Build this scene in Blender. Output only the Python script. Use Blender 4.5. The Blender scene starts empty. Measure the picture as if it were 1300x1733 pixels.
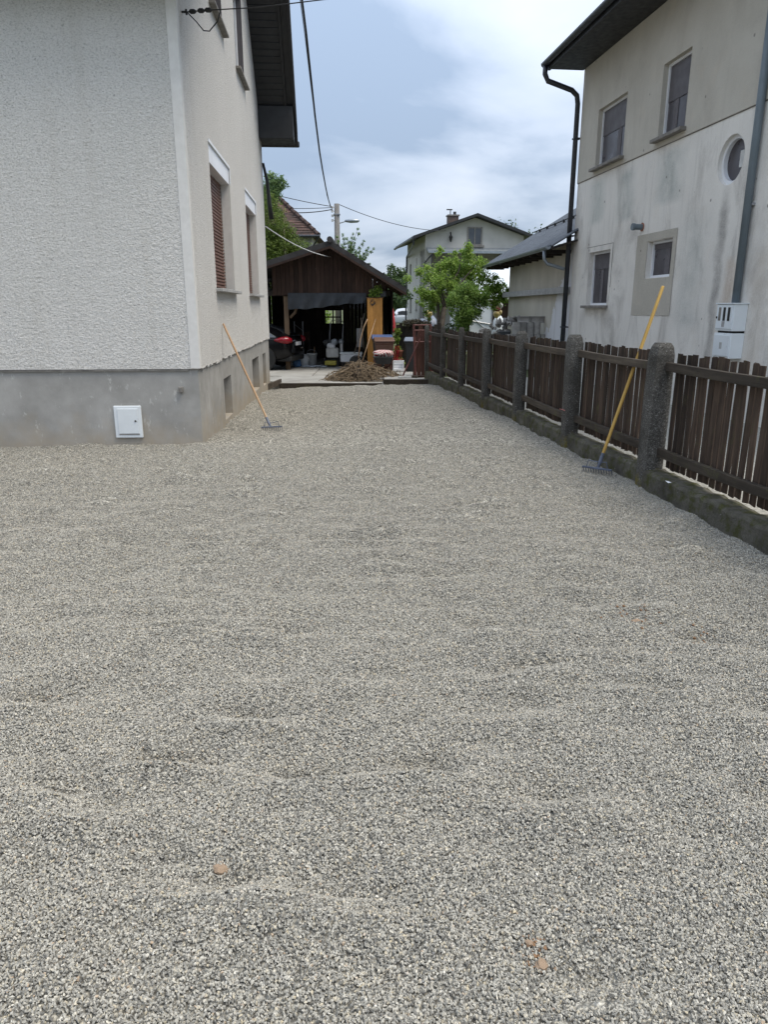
import bpy, bmesh, math, random
import numpy as np
from mathutils import Vector, Matrix, Euler
random.seed(7); rng = np.random.default_rng(7)
sc = bpy.context.scene
COL = sc.collection
R = math.radians

# ------------------------------------------------------------------ camera
F, CXP, CYP, EYE, PITCH = 1230.0, 650.0, 866.5, 1.65, R(15.7)
cam = bpy.data.objects.new('camera', bpy.data.cameras.new('camera')); COL.objects.link(cam)
cam.location = (0, 0, EYE); cam.rotation_euler = (R(90) - PITCH, 0, 0)
cam.data.sensor_fit = 'VERTICAL'; cam.data.sensor_height = 24.0; cam.data.lens = F / 1733 * 24.0
cam.data.clip_end = 2000; cam.data.clip_start = 0.05
sc.camera = cam
# ------------------------------------------------------------------ sky (overcast with broken soft clouds)
SUN_EL, SUN_AZ = R(64), R(112)          # azimuth clockwise from +Y
w = bpy.data.worlds.new('World'); sc.world = w; w.use_nodes = True
nt = w.node_tree; nt.nodes.clear()
def wn(t, **k):
    n = nt.nodes.new(t)
    for a, b in k.items(): setattr(n, a, b)
    return n
L = nt.links.new
sky = wn('ShaderNodeTexSky', sky_type='NISHITA', sun_disc=False); sky.sun_elevation = SUN_EL; sky.sun_rotation = SUN_AZ
sky.dust_density = 2.0
b1 = wn('ShaderNodeBackground'); b1.inputs[1].default_value = 0.12; L(sky.outputs[0], b1.inputs[0])
tc = wn('ShaderNodeTexCoord'); sep = wn('ShaderNodeSeparateXYZ'); L(tc.outputs['Generated'], sep.inputs[0])
az = wn('ShaderNodeMath', operation='ADD'); L(sep.outputs[2], az.inputs[0]); az.inputs[1].default_value = 0.22
mx = wn('ShaderNodeMath', operation='MAXIMUM'); L(az.outputs[0], mx.inputs[0]); mx.inputs[1].default_value = 0.12
dx = wn('ShaderNodeMath', operation='DIVIDE'); L(sep.outputs[0], dx.inputs[0]); L(mx.outputs[0], dx.inputs[1])
dy = wn('ShaderNodeMath', operation='DIVIDE'); L(sep.outputs[1], dy.inputs[0]); L(mx.outputs[0], dy.inputs[1])
cmb = wn('ShaderNodeCombineXYZ'); L(dx.outputs[0], cmb.inputs[0]); L(dy.outputs[0], cmb.inputs[1]); cmb.inputs[2].default_value = 3.3
n1 = wn('ShaderNodeTexNoise'); n1.inputs['Scale'].default_value = 1.15; n1.inputs['Detail'].default_value = 7; n1.inputs['Roughness'].default_value = 0.48; n1.inputs['Distortion'].default_value = 0.35
L(cmb.outputs[0], n1.inputs['Vector'])
r1 = wn('ShaderNodeValToRGB'); L(n1.outputs[0], r1.inputs[0])
e = r1.color_ramp.elements; e[0].position = 0.40; e[0].color = (0.225, 0.285, 0.38, 1); e[1].position = 0.62; e[1].color = (0.465, 0.51, 0.585, 1)
m = r1.color_ramp.elements.new(0.5); m.color = (0.365, 0.42, 0.51, 1)
zb = wn('ShaderNodeMath', operation='MULTIPLY_ADD'); zc = wn('ShaderNodeMath', operation='MAXIMUM'); zc.inputs[1].default_value = 0.0; L(sep.outputs[2], zc.inputs[0])
L(zc.outputs[0], zb.inputs[0]); zb.inputs[1].default_value = 1.25; zb.inputs[2].default_value = 0.62     # overcast skies brighten towards the zenith
b2 = wn('ShaderNodeBackground'); L(zb.outputs[0], b2.inputs[1]); L(r1.outputs[0], b2.inputs[0])
mixw = wn('ShaderNodeMixShader'); mixw.inputs[0].default_value = 0.92
L(b1.outputs[0], mixw.inputs[1]); L(b2.outputs[0], mixw.inputs[2])
wo = wn('ShaderNodeOutputWorld'); L(mixw.outputs[0], wo.inputs[0])
# ------------------------------------------------------------------ sun behind cloud
sd = bpy.data.lights.new('sun', 'SUN'); sd.energy = 1.45; sd.angle = R(35); sd.color = (1.0, 0.90, 0.74)
sun = bpy.data.objects.new('sun', sd); COL.objects.link(sun)
sv = Vector((math.sin(SUN_AZ) * math.cos(SUN_EL), math.cos(SUN_AZ) * math.cos(SUN_EL), math.sin(SUN_EL)))
sun.rotation_euler = (-sv).to_track_quat('-Z', 'Y').to_euler(); sun.location = (6, -4, 14)
sc.view_settings.view_transform = 'Standard'; sc.view_settings.look = 'None'
sc.view_settings.exposure = 1.12; sc.view_settings.gamma = 1.0; sc.view_settings.use_curve_mapping = False

# ------------------------------------------------------------------ measuring helpers
CP, SP = math.cos(PITCH), math.sin(PITCH)
def ray(u, v):
    x = (u - CXP) / F; d = (v - CYP) / F
    return (x, CP - d * SP, -SP - d * CP)
def atY(u, v, Y):
    r = ray(u, v); t = Y / r[1]; return Vector((r[0] * t, Y, EYE + r[2] * t))
def gz(X, Y):
    t = min(max((Y - 8) / 11, 0), 1); X = min(max(X, -3.2), 2); k = min(max((Y - 20) / 3, 0), 1)
    return -t * ((.183 - .045 * X) * (1 - k) + .28 * k)
def onG(u, v):
    z = 0
    for i in range(50):
        r = ray(u, v); t = (z - EYE) / r[2]; p = (r[0] * t, r[1] * t); z = .5 * z + .5 * gz(*p)
    return Vector((p[0], p[1], z))

# ------------------------------------------------------------------ mesh helpers
def V(*a): return Vector(a)
class MB:
    def __init__(s): s.v = []; s.f = []
    def add(s, vs, fs):
        o = len(s.v); s.v += [tuple(p) for p in vs]; s.f += [tuple(i + o for i in f) for f in fs]; return s
    def quad(s, a, b, c, d): return s.add([a, b, c, d], [(0, 1, 2, 3)])
    def poly(s, ps): return s.add(ps, [tuple(range(len(ps)))])
    def box(s, x0, x1, y0, y1, z0, z1, M=None):
        vs = [V(x, y, z) for z in (z0, z1) for x, y in ((x0, y0), (x1, y0), (x1, y1), (x0, y1))]
        if M is not None: vs = [M @ p for p in vs]
        return s.add(vs, [(3, 2, 1, 0), (4, 5, 6, 7), (0, 1, 5, 4), (1, 2, 6, 5), (2, 3, 7, 6), (3, 0, 4, 7)])
    def beam(s, a, b, w, h, up=V(0, 0, 1)):
        a = V(*a); b = V(*b); d = (b - a).normalized(); x = d.cross(up)
        if x.length < 1e-4: x = V(1, 0, 0)
        x.normalize(); y = x.cross(d)
        vs = [p + x * (i * w / 2) + y * (j * h / 2) for p in (a, b) for i, j in ((-1, -1), (1, -1), (1, 1), (-1, 1))]
        return s.add(vs, [(3, 2, 1, 0), (4, 5, 6, 7), (0, 1, 5, 4), (1, 2, 6, 5), (2, 3, 7, 6), (3, 0, 4, 7)])
    def prism(s, poly, ext, M=None):
        """poly: list of Vector, ext: Vector"""
        n = len(poly); vs = [V(*p) for p in poly] + [V(*p) + V(*ext) for p in poly]
        if M is not None: vs = [M @ p for p in vs]
        fs = [tuple(range(n - 1, -1, -1)), tuple(range(n, 2 * n))] + [(i, (i + 1) % n, n + (i + 1) % n, n + i) for i in range(n)]
        return s.add(vs, fs)
    def tube(s, pts, rad, n=8, caps=True):
        pts = [V(*p) for p in pts]; k = len(pts)
        rads = rad if isinstance(rad, (list, tuple)) else [rad] * k
        vs = []; ref = None
        for i, p in enumerate(pts):
            d = (pts[min(i + 1, k - 1)] - pts[max(i - 1, 0)]).normalized()
            if ref is None:
                ref = V(0, 0, 1) if abs(d.z) < .9 else V(1, 0, 0)
            x = d.cross(ref)
            if x.length < 1e-5: x = d.orthogonal()
            x.normalize(); y = d.cross(x); ref = -y if False else ref
            for j in range(n):
                a = 2 * math.pi * j / n; vs.append(p + (x * math.cos(a) + y * math.sin(a)) * rads[i])
        fs = [(i * n + j, i * n + (j + 1) % n, (i + 1) * n + (j + 1) % n, (i + 1) * n + j) for i in range(k - 1) for j in range(n)]
        if caps: fs += [tuple(range(n - 1, -1, -1)), tuple((k - 1) * n + j for j in range(n))]
        return s.add(vs, fs)
    def lathe(s, prof, c=(0, 0, 0), n=20, axis='z'):
        vs = []; c = V(*c)
        for r, z in prof:
            for j in range(n):
                a = 2 * math.pi * j / n; x, y = r * math.cos(a), r * math.sin(a)
                vs.append(c + (V(x, y, z) if axis == 'z' else V(x, z, y) if axis == 'y' else V(z, x, y)))
        k = len(prof)
        fs = [(i * n + j, i * n + (j + 1) % n, (i + 1) * n + (j + 1) % n, (i + 1) * n + j) for i in range(k - 1) for j in range(n)]
        fs += [tuple(range(n - 1, -1, -1)), tuple((k - 1) * n + j for j in range(n))]
        return s.add(vs, fs)
    def mesh(s, name, mat=None, smooth=False):
        me = bpy.data.meshes.new(name); me.from_pydata(s.v, [], s.f)
        bm = bmesh.new(); bm.from_mesh(me); bmesh.ops.recalc_face_normals(bm, faces=bm.faces); bm.to_mesh(me); bm.free()
        if smooth: me.shade_smooth()
        if mat: me.materials.append(mat)
        return me
    def build(s, name, mat, parent=None, smooth=False, bevel=0, kind=None, label=None, recenter=True):
        if recenter and s.v:
            a = np.array(s.v); c = (a.min(0) + a.max(0)) / 2; c[2] = a[:, 2].min()
            s.v = [tuple(p) for p in (a - c)]; loc = tuple(c)
        else: loc = (0, 0, 0)
        return place(name, s.mesh(name, mat, smooth), parent, loc, bevel=bevel, kind=kind, label=label)
def place(name, me, parent=None, loc=(0, 0, 0), rot=(0, 0, 0), scale=(1, 1, 1), bevel=0, kind=None, label=None):
    o = bpy.data.objects.new(name, me); COL.objects.link(o); o.parent = parent
    o.location = loc; o.rotation_euler = rot; o.scale = scale
    if bevel:
        b = o.modifiers.new('bevel', 'BEVEL'); b.width = bevel; b.segments = 2; b.limit_method = 'ANGLE'; b.angle_limit = R(40)
    if kind: o['kind'] = kind
    if label: o['label'] = label
    return o
def thing(name, label, cat, loc=(0, 0, 0), rz=0, group=None):
    o = bpy.data.objects.new(name, None); COL.objects.link(o); o.location = loc; o.rotation_euler = (0, 0, rz)
    o.empty_display_size = .2; o['label'] = label; o['category'] = cat
    if group: o['group'] = group
    return o
def tag(o, label, cat, group=None):
    o['label'] = label; o['category'] = cat
    if group: o['group'] = group
    return o
def colwall(mb, P, a0, a1, bot, top, holes, dep, breaks=()):
    """wall in columns; P(a,z) outer point; holes (a0,a1,z0,z1); dep = reveal vector"""
    bs = sorted({a0, a1, *breaks, *[h[0] for h in holes], *[h[1] for h in holes]})
    tf = top if callable(top) else (lambda a: top)
    for l, r in zip(bs, bs[1:]):
        hs = sorted([h for h in holes if h[0] <= l + 1e-6 and h[1] >= r - 1e-6], key=lambda h: h[2])
        z = bot
        for h in hs:
            mb.quad(P(l, z), P(r, z), P(r, h[2]), P(l, h[2])); z = h[3]
        mb.quad(P(l, z), P(r, z), P(r, tf(r)), P(l, tf(l)))
    d = V(*dep)
    for h in holes:
        c = [P(h[0], h[2]), P(h[1], h[2]), P(h[1], h[3]), P(h[0], h[3])]
        for i in range(4):
            p, q = c[i], c[(i + 1) % 4]; mb.quad(p, q, q + d, p + d)
def noise2(x, y, seed=0):
    xi = np.floor(x).astype(np.int64); yi = np.floor(y).astype(np.int64); fx = x - xi; fy = y - yi
    def h(a, b):
        n = (a * 374761393 + b * 668265263 + seed * 1442695041) & 0x7fffffff
        n = ((n ^ (n >> 13)) * 1274126177) & 0x7fffffff
        return ((n ^ (n >> 16)) & 0xffff) / 65535.0
    sx = fx * fx * (3 - 2 * fx); sy = fy * fy * (3 - 2 * fy)
    return (h(xi, yi) * (1 - sx) + h(xi + 1, yi) * sx) * (1 - sy) + (h(xi, yi + 1) * (1 - sx) + h(xi + 1, yi + 1) * sx) * sy - .5

# ------------------------------------------------------------------ materials
class NM:
    def __init__(s, name):
        s.m = bpy.data.materials.new(name); s.m.use_nodes = True; s.t = s.m.node_tree
        s.b = s.t.nodes['Principled BSDF']; s.tc = s.t.nodes.new('ShaderNodeTexCoord'); s.vec = s.tc.outputs['Object']
    def n(s, t, ins=None, **k):
        x = s.t.nodes.new(t)
        for a, b in k.items(): setattr(x, a, b)
        for a, b in (ins or {}).items():
            if hasattr(b, 'links') or isinstance(b, bpy.types.NodeSocket): s.t.links.new(b, x.inputs[a])
            else: x.inputs[a].default_value = b
        return x
    def link(s, a, b): s.t.links.new(a, b)
    def map(s, scale=(1, 1, 1), vec=None, rnd=False):
        mp = s.n('ShaderNodeMapping', {'Vector': vec or s.vec, 'Scale': scale})
        if rnd:
            oi = s.n('ShaderNodeObjectInfo'); mu = s.n('ShaderNodeMath', {0: oi.outputs['Random'], 1: 37.0}, operation='MULTIPLY')
            s.link(mu.outputs[0], mp.inputs['Location'])
        return mp.outputs[0]
    def noise(s, scale, detail=4, rough=.55, vec=None, dist=0):
        return s.n('ShaderNodeTexNoise', {'Vector': vec or s.vec, 'Scale': scale, 'Detail': detail, 'Roughness': rough, 'Distortion': dist}).outputs[0]
    def vor(s, scale, vec=None, feat='F1', out='Distance', rnd=1.0):
        return s.n('ShaderNodeTexVoronoi', {'Vector': vec or s.vec, 'Scale': scale, 'Randomness': rnd}, feature=feat).outputs[out]
    def ramp(s, f, stops, interp='LINEAR'):
        r = s.n('ShaderNodeValToRGB', {0: f}); r.color_ramp.interpolation = interp; el = r.color_ramp.elements
        while len(el) < len(stops): el.new(.5)
        for x, (p, c) in zip(el, stops):
            x.position = p; x.color = (*c, 1) if not isinstance(c, (int, float)) else (c, c, c, 1)
        return r.outputs[0]
    def mix(s, f, a, b, mode='MIX'):
        x = s.n('ShaderNodeMix', data_type='RGBA', blend_type=mode)
        for i, q in ((0, f), (6, a), (7, b)):
            if isinstance(q, bpy.types.NodeSocket): s.link(q, x.inputs[i])
            elif isinstance(q, (int, float)): x.inputs[i].default_value = q if i == 0 else (q, q, q, 1)
            else: x.inputs[i].default_value = (*q, 1)
        return x.outputs[2]
    def math(s, op, a, b=0.0):
        return s.n('ShaderNodeMath', {0: a, 1: b}, operation=op).outputs[0]
    def col(s, c):
        if isinstance(c, bpy.types.NodeSocket): s.link(c, s.b.inputs['Base Color'])
        else: s.b.inputs['Base Color'].default_value = (*c, 1)
        return s
    def rough(s, r):
        if isinstance(r, bpy.types.NodeSocket): s.link(r, s.b.inputs['Roughness'])
        else: s.b.inputs['Roughness'].default_value = r
        return s
    def set(s, **k):
        for a, b in k.items(): s.b.inputs[a.replace('_', ' ')].default_value = b
        return s
    def bump(s, h, strength=.4, dist=.01):
        b = s.n('ShaderNodeBump', {'Height': h, 'Strength': strength, 'Distance': dist}); s.link(b.outputs[0], s.b.inputs['Normal']); return s
def simple(name, c, rough=.6, var=.25, scale=6, metal=0, bump=0, bscale=40, spec=.5, rnd=0.0):
    q = NM(name); v = q.map(rnd=True)
    n = q.noise(scale, 5, .6, v)
    a = tuple(max(0, x * (1 - var)) for x in c); b = tuple(min(1, x * (1 + var)) for x in c)
    cc = q.ramp(n, [(.3, a), (.7, b)])
    if rnd:
        oi = q.n('ShaderNodeObjectInfo'); k = q.n('ShaderNodeMapRange', {0: oi.outputs['Random'], 3: 1 - rnd, 4: 1 + rnd}).outputs[0]
        hs = q.n('ShaderNodeHueSaturation', {'Color': cc, 'Value': k}); cc = hs.outputs[0]
    q.col(cc).rough(q.ramp(q.noise(scale * 2.3, 3, .5, v), [(.3, max(.03, rough - .1)), (.7, min(1, rough + .1))])).set(Metallic=metal, Specular_IOR_Level=spec)
    if bump: q.bump(q.noise(bscale, 4, .6, v), bump, .006)
    return q.m
MT = {}
def roughcast():
    q = NM('roughcast'); n1 = q.noise(42, 5, .68, q.map((1, 1, 1.5)), .6); n2 = q.noise(110, 3, .6); big = q.noise(.7, 4, .55)
    h = q.math('ADD', q.math('MULTIPLY', n1, .8), q.math('MULTIPLY', n2, .2))
    c = q.ramp(h, [(.36, (.38, .366, .34)), (.43, (.59, .57, .535)), (.52, (.74, .717, .675)), (.7, (.80, .777, .735))])  # low spots coloured darker, painting the shade beneath the grains
    c = q.mix(q.ramp(big, [(.35, 0.0), (.75, .35)]), c, (.60, .585, .55))
    st = q.noise(1.0, 5, .6, q.map((5, 5, .35))); c = q.mix(q.ramp(st, [(.52, 0.0), (.8, .35)]), c, (.52, .49, .43))
    q.col(c).rough(.95).set(Specular_IOR_Level=.15).bump(h, 1.0, .03); return q.m
def smooth_white():
    q = NM('smooth_render'); n = q.noise(9, 6, .65); q.col(q.ramp(n, [(.3, (.60, .58, .545)), (.7, (.69, .67, .635))])).rough(.9).bump(q.noise(120, 3), .2, .004); return q.m
def plinth_mat():
    q = NM('plinth_render'); n = q.noise(2.2, 6, .62); f = q.noise(60, 4, .6)
    c = q.ramp(n, [(.3, (.255, .247, .228)), (.7, (.38, .368, .345))])
    spl = q.noise(11, 8, .75, q.map((1, 1, .45))); c = q.mix(q.ramp(spl, [(.595, 0.0), (.66, .55)]), c, (.58, .565, .53))
    sepz = q.n('ShaderNodeSeparateXYZ', {0: q.vec}).outputs[2]
    d = q.math('SUBTRACT', q.math('MULTIPLY', q.noise(3.5, 5, .6), .9), sepz)
    c = q.mix(q.ramp(d, [(-.25 + .35, 0.0), (.62, .75)]), c, (.33, .275, .20))
    q.col(c).rough(.92).set(Specular_IOR_Level=.2).bump(f, .25, .006); return q.m
def right_plaster(name, c0, c1, streak, grain, runs=()):
    q = NM(name); f = q.noise(grain, 4, .65)
    big = q.noise(.9, 6, .6); c = q.ramp(big, [(.3, c0), (.7, c1)])
    st = q.noise(1.1, 7, .66, q.map((1.3, 1.3, .6)), .5)
    c = q.mix(q.ramp(st, [(.50, 0.0), (.72, streak)]), c, (.28, .25, .215))
    st2 = q.noise(1.0, 5, .6, q.map((7, 7, .55)), .3); c = q.mix(q.ramp(st2, [(.55, 0.0), (.78, streak * .5)]), c, (.30, .28, .25))
    tan = q.noise(1.7, 5, .6); c = q.mix(q.ramp(tan, [(.55, 0.0), (.8, .3)]), c, (.60, .51, .40))
    sp = q.n('ShaderNodeSeparateXYZ', {0: q.vec})
    for (y, wd, z0, z1, k, col) in runs:     # rain runs and rust marks with a place of their own
        e_ = q.math('ABSOLUTE', q.math('SUBTRACT', q.math('ADD', sp.outputs[1], q.math('MULTIPLY', q.math('SUBTRACT', q.noise(1.6, 4, .6), .5), .35)), y))
        m_ = q.math('MULTIPLY', q.ramp(q.math('DIVIDE', e_, wd), [(.25, 1.0), (1.0, 0.0)]), q.ramp(q.math('DIVIDE', q.math('SUBTRACT', sp.outputs[2], z0), z1 - z0), [(0, 0.0), (.12, 1.0), (.85, 1.0), (1, 0.0)]))
        m_ = q.math('MULTIPLY', m_, q.ramp(q.noise(2.3, 6, .65), [(.3, .25), (.7, 1.0)]))
        c = q.mix(q.math('MULTIPLY', m_, k), c, col)
    c = q.mix(q.ramp(f, [(.35, .0), (.75, .3)]), c, tuple(min(.85, x * 1.25) for x in c1))
    pits = q.vor(2.3, None, 'F1'); c = q.mix(q.ramp(pits, [(.04, .7), (.065, 0.0)]), c, (.17, .155, .14))
    q.col(c).rough(.93).set(Specular_IOR_Level=.2).bump(f, .6, .012); return q.m
def peeling():
    q = NM('peeling_plaster'); n = q.noise(1.6, 8, .66); c = q.ramp(q.noise(1.2, 5), [(.3, (.44, .41, .34)), (.7, (.54, .505, .43))])
    sp = q.n('ShaderNodeSeparateXYZ', {0: q.vec})
    d = q.math('ADD', q.math('MULTIPLY', q.math('ADD', n, -.5), 2.3), q.math('ADD', q.math('MULTIPLY', q.math('ADD', sp.outputs[1], -2.7), -.75), q.math('MULTIPLY', sp.outputs[2], -.62)))
    c = q.mix(q.ramp(d, [(-.02 + .02, 0.0), (.05, 1.0)]), c, (.66, .66, .68))
    st = q.noise(1.0, 5, .6, q.map((4, 4, .4))); c = q.mix(q.ramp(st, [(.5, 0.0), (.75, .35)]), c, (.27, .25, .21))
    q.col(c).rough(.93).bump(q.noise(35, 4), .35, .008); return q.m
def wood(name, c0, c1, axis=2, moss=0, rnd=.3, rough=.8, scale=1.0):
    q = NM(name); s = [30 * scale] * 3; s[axis] = 1.6 * scale
    v = q.map(tuple(s), rnd=True); g = q.noise(1, 6, .65, v, .4); big = q.noise(3.0, 4, .6, q.map(rnd=True))
    c = q.ramp(g, [(.3, c0), (.72, c1)])
    c = q.mix(q.ramp(big, [(.4, 0.0), (.8, .45)]), c, tuple(x * .45 for x in c0))
    oi = q.n('ShaderNodeObjectInfo'); k = q.n('ShaderNodeMapRange', {0: oi.outputs['Random'], 3: 1 - rnd, 4: 1 + rnd}).outputs[0]
    c = q.n('ShaderNodeHueSaturation', {'Color': c, 'Value': k}).outputs[0]
    if moss:
        mo = q.noise(7, 6, .7, q.map((1, 1, .6), rnd=True)); c = q.mix(q.ramp(mo, [(.58, 0.0), (.72, moss)]), c, (.10, .105, .03))
    q.col(c).rough(rough).set(Specular_IOR_Level=.3).bump(g, .5, .004); return q.m
def post_mat():
    q = NM('exposed_aggregate'); v = q.map(rnd=True); vo = q.n('ShaderNodeTexVoronoi', {'Vector': v, 'Scale': 150.0})
    sep = q.n('ShaderNodeSeparateColor', {0: vo.outputs['Color']}).outputs[0]
    c = q.ramp(sep, [(0, (.05, .046, .04)), (.5, (.105, .10, .09)), (.9, (.155, .148, .134)), (1, (.30, .29, .27))])
    big = q.noise(3, 6, .65, v); c = q.mix(q.ramp(big, [(.42, 0.0), (.7, .75)]), c, (.045, .041, .034))
    wh = q.vor(18, v); c = q.mix(q.ramp(wh, [(.06, .7), (.10, 0.0)]), c, (.42, .41, .39))
    z = q.n('ShaderNodeSeparateXYZ', {0: q.vec}).outputs[2]
    mo = q.math('SUBTRACT', q.noise(9, 6, .7, v), q.math('MULTIPLY', z, 1.1)); c = q.mix(q.ramp(mo, [(.32, 0.0), (.5, .85)]), c, (.16, .135, .035))
    q.col(c).rough(.95).set(Specular_IOR_Level=.2).bump(vo.outputs['Distance'], .8, .008); return q.m
def moss_concrete():
    q = NM('mossy_concrete'); c = q.ramp(q.noise(4, 7, .7), [(.3, (.06, .054, .044)), (.7, (.19, .178, .145))])
    c = q.mix(q.ramp(q.noise(9, 7, .7), [(.47, 0.0), (.62, .85)]), c, (.075, .078, .022))
    c = q.mix(q.ramp(q.noise(23, 5, .7), [(.66, 0.0), (.72, .8)]), c, (.42, .41, .38))
    q.col(c).rough(.95).set(Specular_IOR_Level=.2).bump(q.noise(28, 8, .75), 1.0, .04); return q.m
def gravel_bed():
    q = NM('gravel_bed'); q.vec = q.n('ShaderNodeNewGeometry').outputs['Position']
    def layer(sc, w=1.0):
        vo = q.n('ShaderNodeTexVoronoi', {'Vector': q.map((1, 1, .35)), 'Scale': sc, 'Randomness': 1.0}); return vo
    a = layer(78.0); b = layer(46.0)
    s1 = q.n('ShaderNodeSeparateColor', {0: a.outputs['Color']}).outputs[0]; s2 = q.n('ShaderNodeSeparateColor', {0: b.outputs['Color']}).outputs[1]
    stops = [(0, (.10, .095, .083)), (.25, (.245, .233, .20)), (.55, (.405, .384, .325)), (.82, (.55, .521, .442)), (1, (.72, .685, .59))]
    c = q.mix(.5, q.ramp(s1, stops), q.ramp(s2, stops))
    c = q.mix(q.ramp(a.outputs['Distance'], [(.35, 0.0), (.75, .75)]), c, (.06, .058, .052))
    big = q.noise(1.1, 6, .6); c = q.mix(q.ramp(big, [(.4, 0.0), (.72, .28)]), c, (.28, .262, .222))
    spk = q.noise(34, 3, .7); c = q.mix(q.ramp(spk, [(.36, .75), (.46, 0.0)]), c, (.085, .08, .07)); c = q.mix(q.ramp(spk, [(.56, 0.0), (.70, .5)]), c, (.72, .68, .59))
    h = q.math('ADD', q.math('MULTIPLY', a.outputs['Distance'], -1.0), q.math('MULTIPLY', b.outputs['Distance'], -1.4))
    q.col(c).rough(.92).set(Specular_IOR_Level=.25).bump(h, 1.0, .012); return q.m
def stone_mat():
    q = NM('gravel_stone'); oi = q.n('ShaderNodeObjectInfo'); r = oi.outputs['Random']
    c = q.ramp(r, [(0, (.14, .134, .12)), (.2, (.25, .24, .212)), (.42, (.345, .33, .287)), (.65, (.425, .403, .348)), (.86, (.495, .468, .402)), (.94, (.50, .43, .30)), (.975, (.68, .65, .575)), (.995, (.40, .28, .17)), (1, (.27, .285, .30))])
    n = q.noise(1.6, 4, .6); c = q.mix(q.ramp(n, [(.35, 0.0), (.75, .35)]), c, (.15, .143, .128))
    q.col(c).rough(.88).set(Specular_IOR_Level=.3); return q.m
def slab_mat():
    q = NM('slab_concrete'); n = q.noise(1.4, 7, .65); c = q.ramp(n, [(.3, (.20, .19, .17)), (.7, (.36, .35, .32))])
    c = q.mix(q.ramp(q.noise(18, 5, .7), [(.55, 0.0), (.75, .5)]), c, (.14, .125, .105))
    q.col(c).rough(.9).bump(q.noise(50, 5), .4, .006); return q.m
def ground_mat():
    q = NM('ground_earth'); c = q.ramp(q.noise(.4, 8, .65), [(.35, (.05, .065, .02)), (.6, (.10, .115, .04)), (.8, (.16, .13, .08))]); q.col(c).rough(.95).bump(q.noise(20, 5), .5, .02); return q.m
def leaf(name, c0, c1, c2, trans=.35):
    q = NM(name); g = q.n('ShaderNodeNewGeometry'); c = q.ramp(g.outputs['Random Per Island'], [(0, c0), (.55, c1), (1, c2)])
    q.col(c).rough(.55).set(Specular_IOR_Level=.35)
    tr = q.n('ShaderNodeBsdfTranslucent', {0: c}); mx = q.n('ShaderNodeMixShader', {0: trans}); q.link(q.b.outputs[0], mx.inputs[1]); q.link(tr.outputs[0], mx.inputs[2])
    q.link(mx.outputs[0], q.t.nodes['Material Output'].inputs[0]); return q.m
def roof_tile():
    q = NM('old_clay_tiles'); vo = q.n('ShaderNodeTexVoronoi', {'Vector': q.map((1, 1, 1)), 'Scale': 5.0}); s1 = q.n('ShaderNodeSeparateColor', {0: vo.outputs['Color']}).outputs[0]
    c = q.ramp(s1, [(0, (.022, .016, .014)), (.5, (.055, .032, .026)), (1, (.10, .055, .042))]); q.col(c).rough(.9).bump(vo.outputs['Distance'], .6, .05); return q.m
MT['roughcast'] = roughcast(); MT['smooth'] = smooth_white(); MT['plinth'] = plinth_mat()
MT['r_up'] = right_plaster('sand_plaster', (.45, .42, .36), (.55, .52, .455), .32, 75)
MT['r_low'] = right_plaster('stained_plaster', (.66, .63, .575), (.78, .747, .685), .74, 38, ((-6.08, .16, .3, 3.45, 0.9, (.16, .145, .13)), (-5.3, .5, 1.2, 3.2, .5, (.24, .27, .25)), (-6.45, .22, 1.6, 2.4, .6, (.42, .27, .15)), (-7.2, .35, .3, 2.6, .45, (.45, .36, .26)), (-2.6, .5, 3.2, 4.2, .6, (.2, .25, .23)), (-1.2, .5, 3.3, 4.25, .6, (.22, .28, .25)), (-4.3, .6, 3.3, 4.25, .65, (.2, .25, .23)), (-.12, .2, .3, 4.2, .45, (.28, .27, .26))))
MT['r_patch'] = right_plaster('cement_patch', (.40, .375, .32), (.50, .47, .41), .25, 30)
MT['annex'] = peeling()
MT['fence'] = wood('old_fence_wood', (.022, .0145, .0105), (.080, .054, .038), 2, .35, .5)
MT['rail'] = wood('old_rail_wood', (.032, .025, .019), (.095, .076, .057), 1, .5)
MT['brownboard'] = wood('brown_boards', (.030, .017, .013), (.070, .040, .028), 2, 0, .35)
MT['redwood'] = wood('red_brown_planks', (.055, .022, .016), (.13, .06, .042), 2, 0, .35)
MT['beam'] = wood('garage_beam', (.10, .065, .04), (.20, .14, .09), 2)
MT['darkboard'] = wood('dark_boards', (.022, .018, .015), (.06, .048, .04), 2)
MT['orange'] = wood('honey_varnished_wood', (.44, .20, .045), (.60, .30, .08), 2, 0, .1, .45)
MT['handle'] = wood('yellow_handle_wood', (.40, .24, .055), (.56, .36, .10), 2, 0, .05, .5)
MT['handle2'] = wood('pale_handle_wood', (.30, .185, .10), (.46, .31, .19), 2, 0, .05, .6)
MT['stick'] = wood('dry_branch', (.035, .026, .018), (.24, .18, .115), 2, 0, .6)
MT['post'] = post_mat(); MT['basewall'] = moss_concrete()
MT['gravelbed'] = gravel_bed(); MT['stone'] = stone_mat(); MT['slab'] = slab_mat(); MT['ground'] = ground_mat()
MT['pale_yard'] = simple('pale_yard_concrete', (.30, .29, .255), .95, .5, 40, bump=.8, bscale=70)
MT['eave'] = simple('black_eave_paint', (.016, .017, .019), .55, .3, 4)
MT['slate'] = simple('dark_roof_sheet', (.045, .052, .062), .45, .25, 1.5)
MT['bitumen'] = simple('bitumen_roof', (.035, .033, .033), .85, .35, 3, bump=.6, bscale=20)
MT['zinc'] = simple('grey_zinc', (.28, .31, .34), .4, .2, 5, metal=.6)
MT['pipe_dark'] = simple('dark_pipe', (.025, .028, .035), .4, .25, 4)
MT['pipe_grey'] = simple('blue_grey_pipe', (.125, .155, .175), .45, .15, 3)
MT['white_pvc'] = simple('white_pvc', (.74, .75, .77), .4, .06, 3)
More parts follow.
